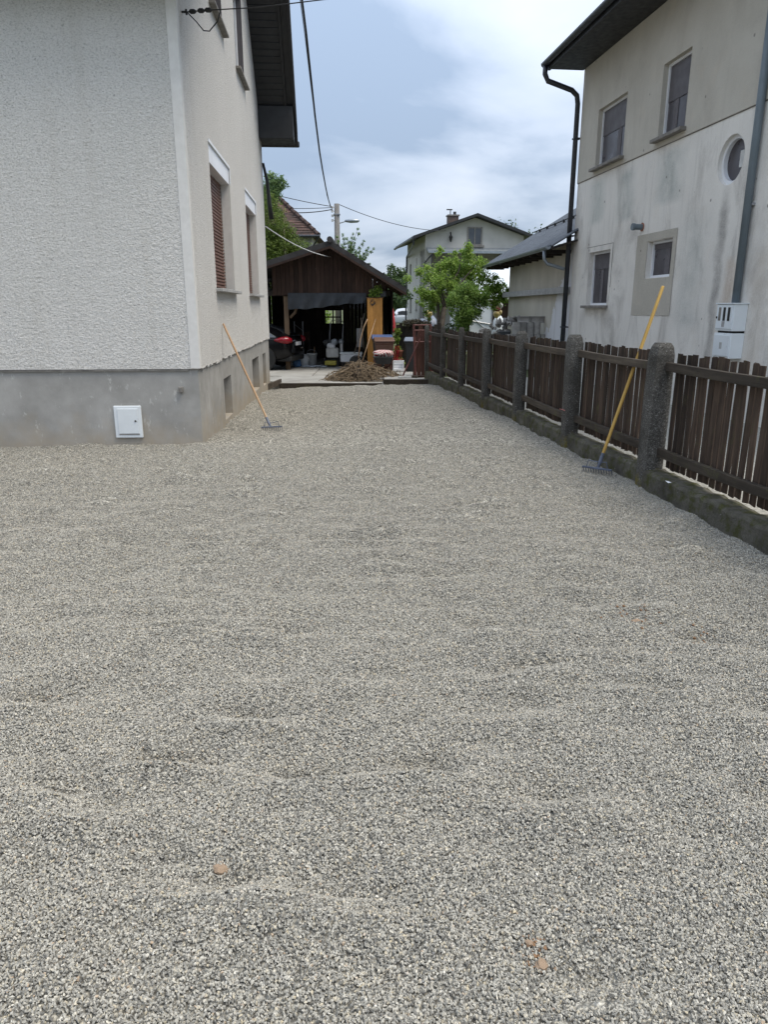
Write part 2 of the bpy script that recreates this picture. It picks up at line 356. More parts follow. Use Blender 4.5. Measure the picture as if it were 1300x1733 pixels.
MT['box_white'] = simple('pale_grey_cabinet', (.70, .74, .76), .35, .06, 2)
MT['hatch'] = simple('white_hatch', (.66, .69, .70), .4, .05, 4)
MT['shutter'] = simple('brown_shutter', (.155, .074, .05), .55, .2, 5)
MT['sill'] = simple('grey_stone_sill', (.36, .355, .345), .75, .25, 8)
MT['sill_brown'] = simple('dirty_sill', (.20, .185, .165), .8, .3, 8)
MT['screen'] = simple('insect_screen', (.060, .053, .060), .35, .12, 2.0)
MT['blind'] = simple('mauve_blind', (.095, .086, .092), .6, .08, 3)
MT['curtain'] = simple('pale_net_curtain', (.13, .12, .127), .8, .15, 14)
MT['glass'] = simple('dark_glass', (.05, .055, .062), .08, .2, 1, spec=.8)
MT['glass_grey'] = simple('sky_glass', (.22, .22, .23), .15, .08, 1, spec=.8)
MT['black'] = simple('black_rubber', (.012, .012, .012), .6, .3, 10)
MT['cable'] = simple('black_cable', (.012, .012, .013), .6, .2, 8)
MT['cable_w'] = simple('white_cable', (.62, .62, .62), .5, .08, 8)
MT['carblack'] = simple('black_car_paint', (.004, .004, .005), .16, .2, 2, spec=.35)
MT['carwhite'] = simple('white_car_paint', (.72, .75, .80), .2, .05, 2)
MT['chrome'] = simple('chrome', (.75, .75, .76), .12, .05, 3, metal=1)
MT['taillamp'] = simple('red_tail_lamp', (.24, .010, .018), .12, .2, 6)
MT['lampclear'] = simple('clear_lamp', (.42, .28, .28), .12, .1, 8)
MT['tarp'] = simple('charcoal_tarp', (.030, .035, .042), .7, .25, 3, bump=.4, bscale=12)
MT['binbrown'] = simple('brown_bin_plastic', (.115, .062, .042), .5, .15, 5)
MT['bingrey'] = simple('dark_bin_plastic', (.022, .025, .028), .45, .2, 5)
MT['binblue'] = simple('blue_lid', (.06, .10, .22), .45, .15, 5)
MT['lidgrey'] = simple('slate_lid', (.13, .15, .19), .45, .15, 5)
MT['redpaint'] = simple('rusty_red_paint', (.10, .032, .027), .65, .45, 12)
MT['redcloth'] = simple('red_cloth', (.34, .02, .025), .8, .4, 14)
MT['steel'] = simple('galvanised_steel', (.33, .34, .36), .4, .2, 8, metal=.7)
MT['bluesteel'] = simple('blue_steel', (.10, .115, .155), .5, .3, 20, metal=.3)
MT['white_dirty'] = simple('dirty_white', (.52, .52, .50), .6, .2, 8)
MT['yellow'] = simple('faded_yellow', (.42, .36, .06), .6, .3, 10)
MT['bluebag'] = simple('blue_bag', (.10, .22, .42), .6, .35, 14)
MT['terracotta'] = simple('terracotta', (.30, .12, .075), .8, .2, 8)
MT['bark'] = simple('grey_bark', (.10, .082, .065), .95, .4, 9, bump=.8, bscale=25)
MT['concretepole'] = simple('concrete_pole', (.16, .155, .148), .9, .2, 3, bump=.3)
MT['farwall'] = simple('far_house_plaster', (.43, .415, .38), .92, .12, .8)
MT['brick'] = simple('dull_brick', (.11, .08, .065), .9, .3, 6)
MT['tile_grey'] = simple('grey_roof_tiles', (.27, .26, .245), .9, .3, 6, bump=.4, bscale=30, rnd=.25)
MT['rubble'] = simple('grey_rubble', (.24, .23, .215), .95, .3, 9, bump=.6, bscale=25, rnd=.3)
MT['foil'] = simple('white_foil', (.62, .66, .69), .4, .08, 3, bump=.5, bscale=7)
MT['balloon_y'] = simple('pale_yellow_balloon', (.66, .50, .22), .35, .1, 3)
MT['balloon_w'] = simple('white_balloon', (.66, .64, .62), .4, .1, 3)
MT['balloon_r'] = simple('maroon_balloon', (.20, .03, .035), .35, .2, 3)
MT['clay'] = roof_tile()
MT['leaf_apple'] = leaf('spring_leaf', (.08, .15, .022), (.23, .36, .06), (.44, .56, .15), .55)
MT['leaf_shrub'] = leaf('shrub_leaf', (.08, .15, .028), (.17, .28, .055), (.30, .41, .11), .5)
MT['leaf_dark'] = leaf('conifer_leaf', (.05, .085, .014), (.12, .18, .03), (.22, .28, .06), .4)
MT['leaf_robinia'] = leaf('robinia_leaf', (.07, .13, .045), (.15, .24, .085), (.25, .35, .14), .45)
MT['leaf_far'] = leaf('far_leaf', (.03, .06, .018), (.06, .105, .03), (.11, .16, .05), .3)
MT['tan_stone'] = simple('tan_stone', (.30, .215, .145), .9, .3, 30, bump=.5, bscale=60)
MT['straw'] = simple('dry_straw', (.055, .04, .026), .95, .35, 14, bump=.8, bscale=40, rnd=.2)

# ================================================================== SETTING
# ---- ground to the horizon
mb = MB(); ys = [-60, 30, 46, 900]; zs = [-.42, -.42, .02, .02]
for i in range(3):
    mb.quad((-700, ys[i], zs[i]), (700, ys[i], zs[i]), (700, ys[i + 1], zs[i + 1]), (-700, ys[i + 1], zs[i + 1]))
o = mb.build('ground', MT['ground'], kind='structure', recenter=False)
# ---- gravel driveway
FC = V(2.57, 6.76, 0); RA = math.atan(.1135); LC = V(-2.29, 9.16, 0); LA = math.atan(.065)
def fence_x(Y): return FC.x - .1135 * (Y - FC.y)
def gravel_h(X, Y):
    t = np.clip((Y - 8) / 11, 0, 1); Xc = np.clip(X, -3.2, 2); k = np.clip((Y - 20) / 3, 0, 1)
    z = -t * ((.183 - .045 * Xc) * (1 - k) + .28 * k)
    z = z + .035 * noise2(X * .9, Y * .9, 1) + .026 * noise2(X * 1.6 + 9, Y * 2.3, 2) + .034 * noise2(X * 2.9, Y * 3.8, 3) + .036 * noise2(X * 6, Y * 7.5, 4) - .024 * np.abs(noise2(X * 1.7 + 4, Y * 2.9, 8)) + .014 * noise2(X * 15, Y * 19, 5)
    z = z - .085 * np.clip((Y - 17.3) / 1.6, 0, 1)          # the stones stop below the slab edge
    for px, py, a, sx, sy in DENTS:
        z = z - a * np.exp(-((X - px) / sx) ** 2 - ((Y - py) / sy) ** 2) + .8 * a * np.exp(-((X - px) / (sx * 1.5)) ** 2 - ((Y - py + sy * 2.1) / (sy * .9)) ** 2)
    return z
DENTS = []
for u, v in ((350, 910), (350, 950), (590, 807), (660, 945), (480, 1065), (400, 1480), (340, 1275), (640, 910), (1160, 935), (700, 1290), (130, 1330), (1000, 1650), (300, 860), (860, 1130), (1190, 1075), (520, 1300), (640, 760), (560, 700), (760, 770), (820, 850), (180, 1360), (560, 1500)):
    p = onG(u, v); DENTS.append((p.x, p.y, .05, .13, .06))
g_ = random.Random(77)
for k in range(130):
    y = 2.2 + 11 * g_.random() ** 1.1; x = g_.uniform(-3.6, fence_x(y) - .3)
    if y > 8.9 and x < -2.0: continue
    DENTS.append((x, y, g_.uniform(.025, .06), g_.uniform(.08, .16), g_.uniform(.05, .10)))
def sheet(name, y0, y1, xl, xr, step, zf, mat, rag=None):
    ny = max(2, int((y1 - y0) / step) + 1); nx = max(2, int((max(xr(y0), xr(y1)) - min(xl(y0), xl(y1))) / step) + 1)
    Yg = np.linspace(y0, y1, ny); X = np.zeros((ny, nx)); Y = np.zeros((ny, nx))
    for i, y in enumerate(Yg): X[i] = np.linspace(xl(y), xr(y), nx); Y[i] = y
    Z = zf(X, Y); vs = np.stack([X, Y, Z], -1).reshape(-1, 3)
    idx = np.arange(nx * ny).reshape(ny, nx); q = np.stack([idx[:-1, :-1], idx[:-1, 1:], idx[1:, 1:], idx[1:, :-1]], -1).reshape(-1, 4)
    me = bpy.data.meshes.new(name); me.from_pydata(vs.tolist(), [], q.tolist()); me.shade_smooth(); me.materials.append(mat)
    return place(name, me)
o = sheet('driveway', -3, 19.3, lambda y: -9.0, lambda y: fence_x(y) + .02, .045, gravel_h, MT['gravelbed']); o['kind'] = 'structure'
# loose stones as real geometry near the camera
reg = sheet('gravel', .55, 9.0, lambda y: max(-(.62 * y + 1.6), -4.8), lambda y: min(.62 * y + 1.6, fence_x(y) - .10), .06, lambda X, Y: gravel_h(X, Y) + np.interp(Y, [3, 8], [.007, .002]), MT['stone'])
reg['kind'] = 'stuff'; reg['label'] = 'loose grey crushed stone gravel covering the driveway'; reg['category'] = 'gravel'
at = reg.data.attributes.new('dens', 'FLOAT', 'POINT'); co = np.zeros(len(reg.data.vertices) * 3); reg.data.vertices.foreach_get('co', co); yy = co[1::3]
at.data.foreach_set('value', (np.interp(yy, [0, 2.5, 4, 6, 9], [1, 1, .72, .5, .12]) * np.where(np.abs(co[0::3]) > .57 * yy + .6, .55, 1.0)).astype(np.float32))
def scatter_tree():
    g = bpy.data.node_groups.new('gravel_scatter', 'GeometryNodeTree')
    g.interface.new_socket('Geometry', in_out='INPUT', socket_type='NodeSocketGeometry'); g.interface.new_socket('Geometry', in_out='OUTPUT', socket_type='NodeSocketGeometry')
    N = g.nodes.new; K = g.links.new
    gi = N('NodeGroupInput'); go = N('NodeGroupOutput')
    na = N('GeometryNodeInputNamedAttribute'); na.data_type = 'FLOAT'; na.inputs[0].default_value = 'dens'
    mu = N('ShaderNodeMath'); mu.operation = 'MULTIPLY'; mu.inputs[1].default_value = 31000.0; K(na.outputs[0], mu.inputs[0])
    ds = N('GeometryNodeDistributePointsOnFaces'); K(gi.outputs[0], ds.inputs['Mesh']); K(mu.outputs[0], ds.inputs['Density']); ds.inputs['Seed'].default_value = 3
    join = N('GeometryNodeJoinGeometry')
    for i in range(5):
        ic = N('GeometryNodeMeshIcoSphere'); ic.inputs['Radius'].default_value = 1.0; ic.inputs['Subdivisions'].default_value = 2 if i < 1 else 1
        ns = N('ShaderNodeTexNoise'); ns.noise_dimensions = '4D'; ns.inputs['W'].default_value = i * 7.3 + 1; ns.inputs['Scale'].default_value = 1.1; ns.inputs['Detail'].default_value = 1
        sb = N('ShaderNodeVectorMath'); sb.operation = 'SUBTRACT'; sb.inputs[1].default_value = (.5, .5, .5); K(ns.outputs['Color'], sb.inputs[0])
        ml = N('ShaderNodeVectorMath'); ml.operation = 'SCALE'; ml.inputs['Scale'].default_value = 3.0; K(sb.outputs[0], ml.inputs[0])
        sp = N('GeometryNodeSetPosition'); K(ic.outputs[0], sp.inputs[0]); K(ml.outputs[0], sp.inputs['Offset'])
        ss = N('GeometryNodeSetShadeSmooth'); ss.inputs['Shade Smooth'].default_value = False; K(sp.outputs[0], ss.inputs[0])
        sm = N('GeometryNodeSetMaterial'); sm.inputs['Material'].default_value = MT['stone']; K(ss.outputs[0], sm.inputs[0])
        gt = N('GeometryNodeGeometryToInstance'); K(sm.outputs[0], gt.inputs[0]); K(gt.outputs[0], join.inputs[0])
    rr = N('FunctionNodeRandomValue'); rr.data_type = 'FLOAT_VECTOR'; rr.inputs[0].default_value = (0, 0, 0); rr.inputs[1].default_value = (6.28, 6.28, 6.28); rr.inputs['Seed'].default_value = 1
    rs = N('FunctionNodeRandomValue'); rs.data_type = 'FLOAT_VECTOR'; rs.inputs[0].default_value = (.0016, .0013, .0011); rs.inputs[1].default_value = (.0062, .0051, .0041); rs.inputs['Seed'].default_value = 2
    ip = N('GeometryNodeInstanceOnPoints'); K(ds.outputs['Points'], ip.inputs['Points']); K(join.outputs[0], ip.inputs['Instance']); ip.inputs['Pick Instance'].default_value = True
    K(rr.outputs[0], ip.inputs['Rotation']); K(rs.outputs[0], ip.inputs['Scale']); K(ip.outputs[0], go.inputs[0])
    return g
md = reg.modifiers.new('scatter', 'NODES'); md.node_group = scatter_tree()
# ---- neighbour's pale yard beyond the fence
mb = MB()
mb.quad((fence_x(-3) + .1, -3, .10), (14, -3, .10), (14, 17.6, .05), (fence_x(17.6) + .1, 17.6, .05))
mb.build('yard', MT['pale_yard'], kind='structure', recenter=False)
mb = MB(); mb.quad((fence_x(17.6) + .1, 17.6, .05), (14, 17.6, .05), (14, 46, .05), (fence_x(17.6) + .1, 46, .05))
mb.build('lawn', MT['ground'], kind='structure', recenter=False)
# ---- concrete apron in front of the garage: separate slabs with joints
sl = bpy.data.objects.new('garage_apron', None); COL.objects.link(sl); sl['kind'] = 'structure'
def slab(x0, x1, y0, y1, zt, lean=0.0):
    m_ = MB(); m_.box(x0, x1, y0, y1, zt - .22, zt)
    for i, p in enumerate(m_.v): m_.v[i] = (p[0], p[1] + lean * (p[0] - x0), p[2])
    m_.build('slab', MT['slab'], sl, bevel=.012)
slab(-2.95, -.02, 19.25, 21.3, -.245, -.02); slab(.0, 1.35, 18.75, 21.3, -.13)
slab(-7.0, -2.1, 21.32, 24.2, -.25); slab(-2.08, 1.4, 21.32, 24.2, -.255)
slab(-7.0, -2.3, 24.22, 30, -.255); slab(-2.28, 1.4, 24.22, 30, -.26)
mb = MB(); mb.box(-7, -2.97, 19.9, 21.3, -.45, -.262); mb.build('slab', MT['slab'], sl, bevel=.012)
# plank kerb at the house corner
mb = MB(); mb.beam((-2.95, 18.4, -.27), (-2.72, 19.35, -.22), .05, .14); o = mb.build('kerb_plank', MT['rail'], None, bevel=.006)
tag(o, 'short weathered kerb plank at the far corner of the white house', 'plank')

# ================================================================== LEFT HOUSE
H1 = thing('house', 'white roughcast house with grey plinth and black eaves on the left', 'house', LC, LA)
hx = 1 / math.sqrt(1 + .065 ** 2)
holesG = [(1.75, 3.8, 1.92, 3.84), (5.95, 7.9, 1.92, 3.84)]; holesU = [(2.6, 3.9, 5.8, 7.3), (5.5, 6.8, 5.8, 7.3)]
PS = lambda a, z: V(0, a, z)
gab = lambda a: 5.5 + (5.0 - abs(a - 5.0)) * 1.03
mb = MB()
colwall(mb, PS, 0, 10, .92, 5.5, holesG, (-.175, 0, 0)); colwall(mb, PS, 0, 10, 5.5, gab, holesU, (-.16, 0, 0), (5.0,))
colwall(mb, lambda a, z: V(a, 0, z), -9, -3.4, .92, 5.5, [], (0, .1, 0)); colwall(mb, lambda a, z: V(a, 0, z), -.1, 0, .92, 5.5, [], (0, .1, 0))
mb.quad((-9, 10, .92), (0, 10, .92), (0, 10, 5.5), (-9, 10, 5.5)); mb.poly([(-9, 0, .92), (-9, 10, .92), (-9, 10, 5.5), (-9, 5, 10.6), (-9, 0, 5.5)])
mb.quad((-9, 0, .92), (0, 0, .92), (0, 10, .92), (-9, 10, .92))
mb.build('wall', MT['roughcast'], H1, recenter=False)
# front face as real roughcast: thrown grains standing a few millimetres proud
gx, gzv = np.meshgrid(np.arange(-3.4, -.0999, .009), np.arange(.92, 5.5, .009)); gx[:, -1] = -.1
ra, rb = gx * .85 + gzv * .53, gzv * .85 - gx * .53
rel = .55 * np.maximum(0, .6 * noise2(ra * 46, rb * 49, 11) + .6 * noise2(gx * 42 + 5, gzv * 54, 14) + .10) ** .8 * 2 + .4 * (noise2(rb * 76, ra * 72, 12) + .5) + .25 * noise2(gx * 3, gzv * 3, 13)
vs_ = np.stack([gx, -.0062 * rel, gzv], -1).reshape(-1, 3); nr, nc = gx.shape; ix = np.arange(nr * nc).reshape(nr, nc)
me = bpy.data.meshes.new('roughcast_face'); me.from_pydata(vs_.tolist(), [], np.stack([ix[:-1, :-1], ix[:-1, 1:], ix[1:, 1:], ix[1:, :-1]], -1).reshape(-1, 4).tolist()); me.shade_smooth(); me.materials.append(MT['roughcast']); place('roughcast_face', me, H1)
niches = [(2.08, 2.9, -.03, .6), (6.05, 7.35, -.07, .62), (8.25, 9.0, -.14, .6)]
mb = MB(); PX = -.028
colwall(mb, lambda a, z: V(PX, a, z), .028, 9.972, -.6, .92, niches, (-.17, 0, 0)); colwall(mb, lambda a, z: V(a, .028, z), -9, PX, -.6, .92, [], (0, .1, 0))
mb.quad((-9, 9.972, -.6), (PX, 9.972, -.6), (PX, 9.972, .92), (-9, 9.972, .92))
pl = mb.build('plinth', MT['plinth'], H1, recenter=False)
for a0, a1, z0, z1 in niches:
    f = MB(); f.box(PX - .20, PX - .17, a0 - .02, a1 + .02, z0 - .02, z1 + .02); f.build('cellar_window', MT['sill_brown'], pl)
# smooth corner band
mb = MB(); mb.box(-.105, .008, -.010, .0, .925, 5.45); mb.box(0.0, .008, 0, .11, .925, 5.45); mb.build('corner_band', MT['smooth'], H1, recenter=False)
# ragged lower edge of the roughcast
mb = MB(); a = 0.17
while a < 9.9:
    l = random.uniform(.1, .5); mb.box(-.02, .004, a, a + l, .92 - random.uniform(.005, .035), .921); a += l + random.uniform(.02, .3)
mb.build('render_edge', MT['roughcast'], H1, kind='stuff', recenter=False)
mb = MB(); mb.box(-9, -.14, .004, .03, .895, .918); mb.build('shadow_strip', MT['sill_brown'], H1, recenter=False)  # dark strip standing in for the shadow line above the set-back plinth
# ground floor windows with roller shutters
for (a0, a1, z0, z1) in holesG:
    wnd = MB(); t = .05
    for b in ((a0, a0 + t, z0, z1), (a1 - t, a1, z0, z1), (a0 + t, a1 - t, z0, z0 + t)): wnd.box(-.22, -.172, *b)
    wo_ = wnd.build('window', MT['white_pvc'], H1, bevel=.004)
    m_ = MB(); zz = z0 + .03
    while zz < z1 - .25:
        m_.prism([V(-.17, a0 + .02, zz), V(-.15, a0 + .02, zz + .012), V(-.15, a0 + .02, zz + .036), V(-.17, a0 + .02, zz + .048)], V(0, a1 - a0 - .06, 0)); zz += .05
    m_.build('roller_shutter', MT['shutter'], H1)
    m_ = MB(); m_.box(-.165, -.012, a0 + .03, a1, z1 - .25, z1 - .012); m_.build('shutter_box', MT['white_pvc'], H1, bevel=.004)
    m_ = MB(); m_.box(-.03, .012, a0 - .02, a1 + .02, z1 - .01, z1 + .03); m_.box(-.03, .012, a1, a1 + .03, z1 - .25, z1 - .01); m_.build('lintel_trim', MT['white_pvc'], H1, bevel=.003)
    m_ = MB(); m_.box(-.147, -.002, a1 - .012, a1 + .001, z0 + .02, z1 - .25); m_.build('reveal_lining', MT['smooth'], H1)
    m_ = MB(); m_.box(-.22, .10, a0 - .06, a1 + .08, z0 - .045, z0); m_.build('sill', MT['sill'], H1, bevel=.006)
for (a0, a1, z0, z1) in holesU:
    wnd = MB(); t = .06
    for b in ((a0, a0 + t, z0, z1), (a1 - t, a1, z0, z1), (a0 + t, a1 - t, z0, z0 + t), (a0 + t, a1 - t, z1 - t, z1)): wnd.box(-.17, -.10, *b)
    wo_ = wnd.build('window', MT['white_pvc'], H1, bevel=.004)
    m_ = MB(); m_.box(-.15, -.13, a0 + t, a1 - t, z0 + t, z1 - t); m_.build('pane', MT['glass_grey'], H1)
    m_ = MB(); m_.box(-.002 - .12, -.002, a1 - .012, a1 + .001, z0, z1); m_.build('reveal_lining', MT['blind'], H1)
    m_ = MB(); m_.box(-.16, .09, a0 - .05, a1 + .06, z0 - .04, z0); m_.build('sill', MT['sill_brown'], H1, bevel=.006)
# roof with wide black verge
mb = MB(); OV = .84; sl_ = 1.03
def roofz(a): return 5.5 + (5.0 - abs(a - 5.0)) * sl_
for s0, s1 in ((-.45, 5.0), (5.0, 10.12)):
    pts = [V(-9.6, s0, roofz(s0) + .02), V(-9.6, s1, roofz(s1) + .02), V(-9.6, s1, roofz(s1) + .24), V(-9.6, s0, roofz(s0) + .24)]
    mb.prism(pts, V(9.6 + OV - .03, 0, 0))
rf = mb.build('roof', MT['eave'], H1, recenter=False)
mb = MB()   # soffit boards across the verge
a = 5.05
while a < 9.35:
    mb.prism([V(.0, a, roofz(a) + .016), V(.0, a + .085, roofz(a + .085) + .016), V(.0, a + .085, roofz(a + .085) - .012), V(.0, a, roofz(a) - .012)], V(.60, 0, 0)); a += .1
mb.build('soffit_boards', MT['eave'], rf, recenter=False)
mb = MB(); 
for s0, s1 in ((-.45, 5.0), (5.0, 10.04)):
    mb.prism([V(OV - .03, s0, roofz(s0) - .05), V(OV - .03, s1, roofz(s1) - .05), V(OV - .03, s1, roofz(s1) + .30), V(OV - .03, s0, roofz(s0) + .30)], V(.06, 0, 0))
    mb.prism([V(.61, s0, roofz(s0) - .06), V(.61, s1, roofz(s1) - .06), V(.61, s1, roofz(s1) + .02), V(.61, s0, roofz(s0) + .02)], V(.05, 0, 0))
mb.build('verge_board', MT['eave'], rf, recenter=False)
mb = MB(); mb.box(.012, .80, 9.35, 10.14, 5.42, 6.1); mb.build('eave_box', MT['eave'], rf, bevel=.01)
mb = MB(); mb.box(-9.5, .90, 10.14, 10.27, 5.40, 5.53); mb.build('gutter', MT['eave'], rf, bevel=.03)
mb = MB(); mb.box(-9.6, .80, -.5, -.01, 5.28, 5.42); mb.box(-9.6, .84, -.62, -.5, 5.26, 5.42); mb.build('front_soffit', MT['eave'], rf, bevel=.006)
# utility hatch
mb = MB(); mb.box(-1.10, -.76, -.005, .027, .065, .47); hb = mb.build('utility_hatch', MT['hatch'], H1, bevel=.012)
mb = MB(); mb.box(-1.055, -.80, .08 - .10, .02, .12, .435); mb.v = [(p[0], -.016 if p[1] < 0 else -.004, p[2]) for p in mb.v]; mb.build('hatch_door', MT['hatch'], H1, bevel=.005)
mb = MB(); mb.lathe([(.011, -.026), (.011, -.015)], (-.835, 0, .28), 12, 'y'); mb.build('lock', MT['black'], H1)
mb = MB(); mb.box(-1.05, -.80, -.012, -.004, .108, .116); mb.build('hatch_seam', MT['sill_brown'], H1)
mb = MB(); mb.box(-.275, -.225, -.03, .028, .63, .70); mb.build('junction_box', MT['sill_brown'], H1, bevel=.006)
# cable anchor on the side wall
mb = MB(); mb.tube([V(-.02, .37, 4.9), V(.05, .37, 4.9)], .012, 8); mb.lathe([(.03, -.01), (.03, .01)], (.055, .37, 4.9), 10, 'x'); mb.build('cable_anchor', MT['black'], H1)
mb = MB(); mb.tube([V(.02, 9.95, 5.0), V(.10, 10.02, 4.6), V(.13, 10.05, 4.1), V(.16, 10.08, 3.75)], [.03, .04, .05, .06], 8); mb.build('cable_bracket', MT['black'], H1, smooth=True)

# ================================================================== RIGHT HOUSE
RC = V(4.31, 17.5, 0)
H2 = thing('house', 'stained beige plaster house with round window behind the wooden fence', 'house', RC, RA)
lowH = [(-2.1, -1.0, 1.70, 2.78), (-4.62, -3.72, 2.16, 2.78)]; upH = [(-2.34, -.98, 4.44, 5.54), (-4.66, -3.74, 4.44, 5.58)]
rc = (-6.10, 3.70, .335); sq = (-6.45, -5.75, 3.35, 4.05)
mb = MB(); P0 = lambda a, z: V(0, a, z)
mb2 = MB(); colwall(mb2, P0, -10.5, 0, -.45, 4.3, lowH + [sq], (0, 0, 0)); mb = MB()
# keep faces only, add reveals for square windows and a circular reveal
colwall(mb, P0, -10.5, 0, -.45, 4.3, lowH, (.14, 0, 0), ()) if False else None
bs = sorted({-10.5, 0.0, -2.1, -1.0, -4.62, -3.72, -6.45, -5.75})
mb = mb2
d = V(.16, 0, 0)
for h in lowH:
    c = [P0(h[0], h[2]), P0(h[1], h[2]), P0(h[1], h[3]), P0(h[0], h[3])]
    for i in range(4): mb.quad(c[i], c[(i + 1) % 4], c[(i + 1) % 4] + d, c[i] + d)
NS = 48
def sqp(a):
    c, s = math.cos(a), math.sin(a); k = .35 / max(abs(c), abs(s)); return V(0, rc[0] + c * k, rc[1] + s * k)
def cip(a, x=0.0, r=None): return V(x, rc[0] + math.cos(a) * (r or rc[2]), rc[1] + math.sin(a) * (r or rc[2]))
for i in range(NS):
    a, b = 2 * math.pi * (i + .0) / NS + math.pi / 4, 2 * math.pi * (i + 1) / NS + math.pi / 4
    mb.quad(sqp(a), sqp(b), cip(b), cip(a)); mb.quad(cip(a), cip(b), cip(b, .17), cip(a, .17))
mb.quad((0, 0, -.45), (9, 0, -.45), (9, 0, 6.6), (0, 0, 6.6)); mb.quad((0, -10.5, -.45), (9, -10.5, -.45), (9, -10.5, 6.6), (0, -10.5, 6.6))
mb.poly([(0, 0, 6.6), (9, 0, 6.6), (4.5, 0, 9.4)]); mb.poly([(0, -10.5, 6.6), (9, -10.5, 6.6), (4.5, -10.5, 9.4)])
mb.quad((9, 0, -.45), (9, -10.5, -.45), (9, -10.5, 6.6), (9, 0, 6.6))
w2 = mb.build('wall', MT['r_low'], H2, recenter=False)
mb = MB(); PU = lambda a, z: V(-.018, a, z)
colwall(mb, PU, -10.5, .004, 4.3, 6.6, upH, (.16, 0, 0)); mb.quad((-.018, -10.5, 4.3), (-.018, .004, 4.3), (.02, .004, 4.3), (.02, -10.5, 4.3)); mb.quad((-.018, .004, 4.3), (.02, .004, 4.3), (.02, .004, 6.6), (-.018, .004, 6.6))
mb.build('upper_wall', MT['r_up'], H2, recenter=False)
mb = MB(); mb.box(-.008, .03, -10.5, .002, 4.285, 4.299); mb.build('groove', MT['sill_brown'], H2)
# cement patch with ragged outline around the small window
mb = MB(); 
def rag(a, z): return V(-.006, a + random.uniform(-.02, .02), z + random.uniform(-.02, .02))
L0, L1, B0, B1 = -4.76, -3.28, 1.52, 2.92
mb = MB()
for (a0, a1, z0, z1) in ((-4.76, -4.63, B0, B1), (-3.71, -3.28, B0, B1), (-4.63, -3.71, B0, 2.15), (-4.63, -3.71, 2.79, B1)):
    n = 6
    for i in range(n):
        za, zb = z0 + (z1 - z0) * i / n, z0 + (z1 - z0) * (i + 1) / n
        mb.quad(V(-.008, a0, za), V(-.008, a1, za), V(-.008, a1, zb), V(-.008, a0, zb))
for i, p in enumerate(mb.v):
    if p[1] in (-4.76, -3.28) or p[2] in (B0, B1):
        r_ = random.Random(int((p[1] * 7.7 + p[2] * 13.1) * 1000)); mb.v[i] = (p[0], p[1] + r_.uniform(-.03, .03), p[2] + r_.uniform(-.02, .02))
mb.build('cement_patch', MT['r_patch'], H2)
mb = MB()
for q in ((-2.2, -.86, 2.885, 2.895), (-2.205, -2.195, 2.05, 2.895), (-.865, -.855, 1.73, 2.895)): mb.box(-.006, .004, *q)
mb.build('plaster_crack', MT['sill_brown'], H2)
mb = MB(); mb.box(-.010, .0, -2.195, -2.1, 1.70, 2.88); mb.box(-.010, 0, -1.0, -.865, 1.70, 2.88); mb.box(-.010, 0, -2.1, -1.0, 2.78, 2.88); mb.build('window_surround', MT['r_low'], H2)
def rwin(h, x0, blind=.5, sill=True, curtains=()):
    a0, a1, z0, z1 = h; t = .045; m_ = MB()
    for b in ((a0, a0 + t, z0, z1), (a1 - t, a1, z0, z1), (a0 + t, a1 - t, z0, z0 + t), (a0 + t, a1 - t, z1 - t, z1)): m_.box(x0 + .085, x0 + .15, *b)
    wn_ = m_.build('window', MT['white_pvc'], H2, bevel=.005)
    zb = z1 - t - (z1 - z0) * blind
    m_ = MB(); m_.box(x0 + .125, x0 + .13, a0 + t, a1 - t, z0 + t, zb); m_.build('screen', MT['screen'], H2)
    m_ = MB(); m_.box(x0 + .112, x0 + .12, a0 + t, a1 - t, zb, z1 - t); m_.build('blind', MT['blind'], H2)
    for c0, c1 in curtains:
        m_ = MB(); W = a1 - a0
        m_.add([V(x0 + .118 + .004 * (k % 2), a0 + W * (c0 + (c1 - c0) * k / 6), z) for z in (z0 + t, zb) for k in range(7)], [(k, k + 1, k + 8, k + 7) for k in range(6)])
        m_.build('curtain', MT['curtain'], H2)
    if sill:
        m_ = MB(); m_.box(x0 - .11, x0 + .1, a0 - .06, a1 + .07, z0 - .06, z0 - .002); m_.build('sill', MT['sill_brown'], H2, bevel=.008)
rwin(upH[0], -.018, .42, True, ((.08, .2), (.3, .42))); rwin(upH[1], -.018, .48, True, ((.1, .28), (.55, .72)))
rwin(lowH[0], 0, .28, True, ((.1, .25), (.5, .62))); rwin(lowH[1], 0, .15, False, ((.3, .5),))
m_ = MB(); m_.box(.05, .10, -4.62, -3.72, 2.13, 2.165); m_.build('sill', MT['white_pvc'], H2, bevel=.004)
m_ = MB()   # round window
for i in range(NS):
    a, b = 2 * math.pi * i / NS, 2 * math.pi * (i + 1) / NS
    for x, r0, r1 in ((.06, .335, .28), (.15, .335, .28)): m_.quad(cip(a, x, r0), cip(b, x, r0), cip(b, x, r1), cip(a, x, r1))
    m_.quad(cip(a, .06, .28), cip(b, .06, .28), cip(b, .15, .28), cip(a, .15, .28))
m_.build('round_window', MT['white_pvc'], H2)
m_ = MB(); m_.poly([cip(2 * math.pi * i / NS, 0.12, .283) for i in range(NS)]); m_.build('pane', MT['screen'], H2)
m_ = MB(); m_.box(.10, .12, rc[0] - .20, rc[0] - .06, rc[1] - .11, rc[1] + .11); m_.build('curtain', MT['white_dirty'], H2)
# vent stub
m_ = MB(); m_.tube([V(.02, -3.43, 3.06), V(-.17, -3.43, 3.06)], .05, 12); m_.tube([V(-.15, -3.43, 3.06), V(-.20, -3.43, 3.06)], .062, 12); m_.build('vent_pipe', MT['pipe_grey'], H2)
m_ = MB(); m_.lathe([(.075, -.012), (.07, .003)], (0, -3.43, 3.06), 14, 'x'); m_.build('vent_collar', MT['terracotta'], H2)
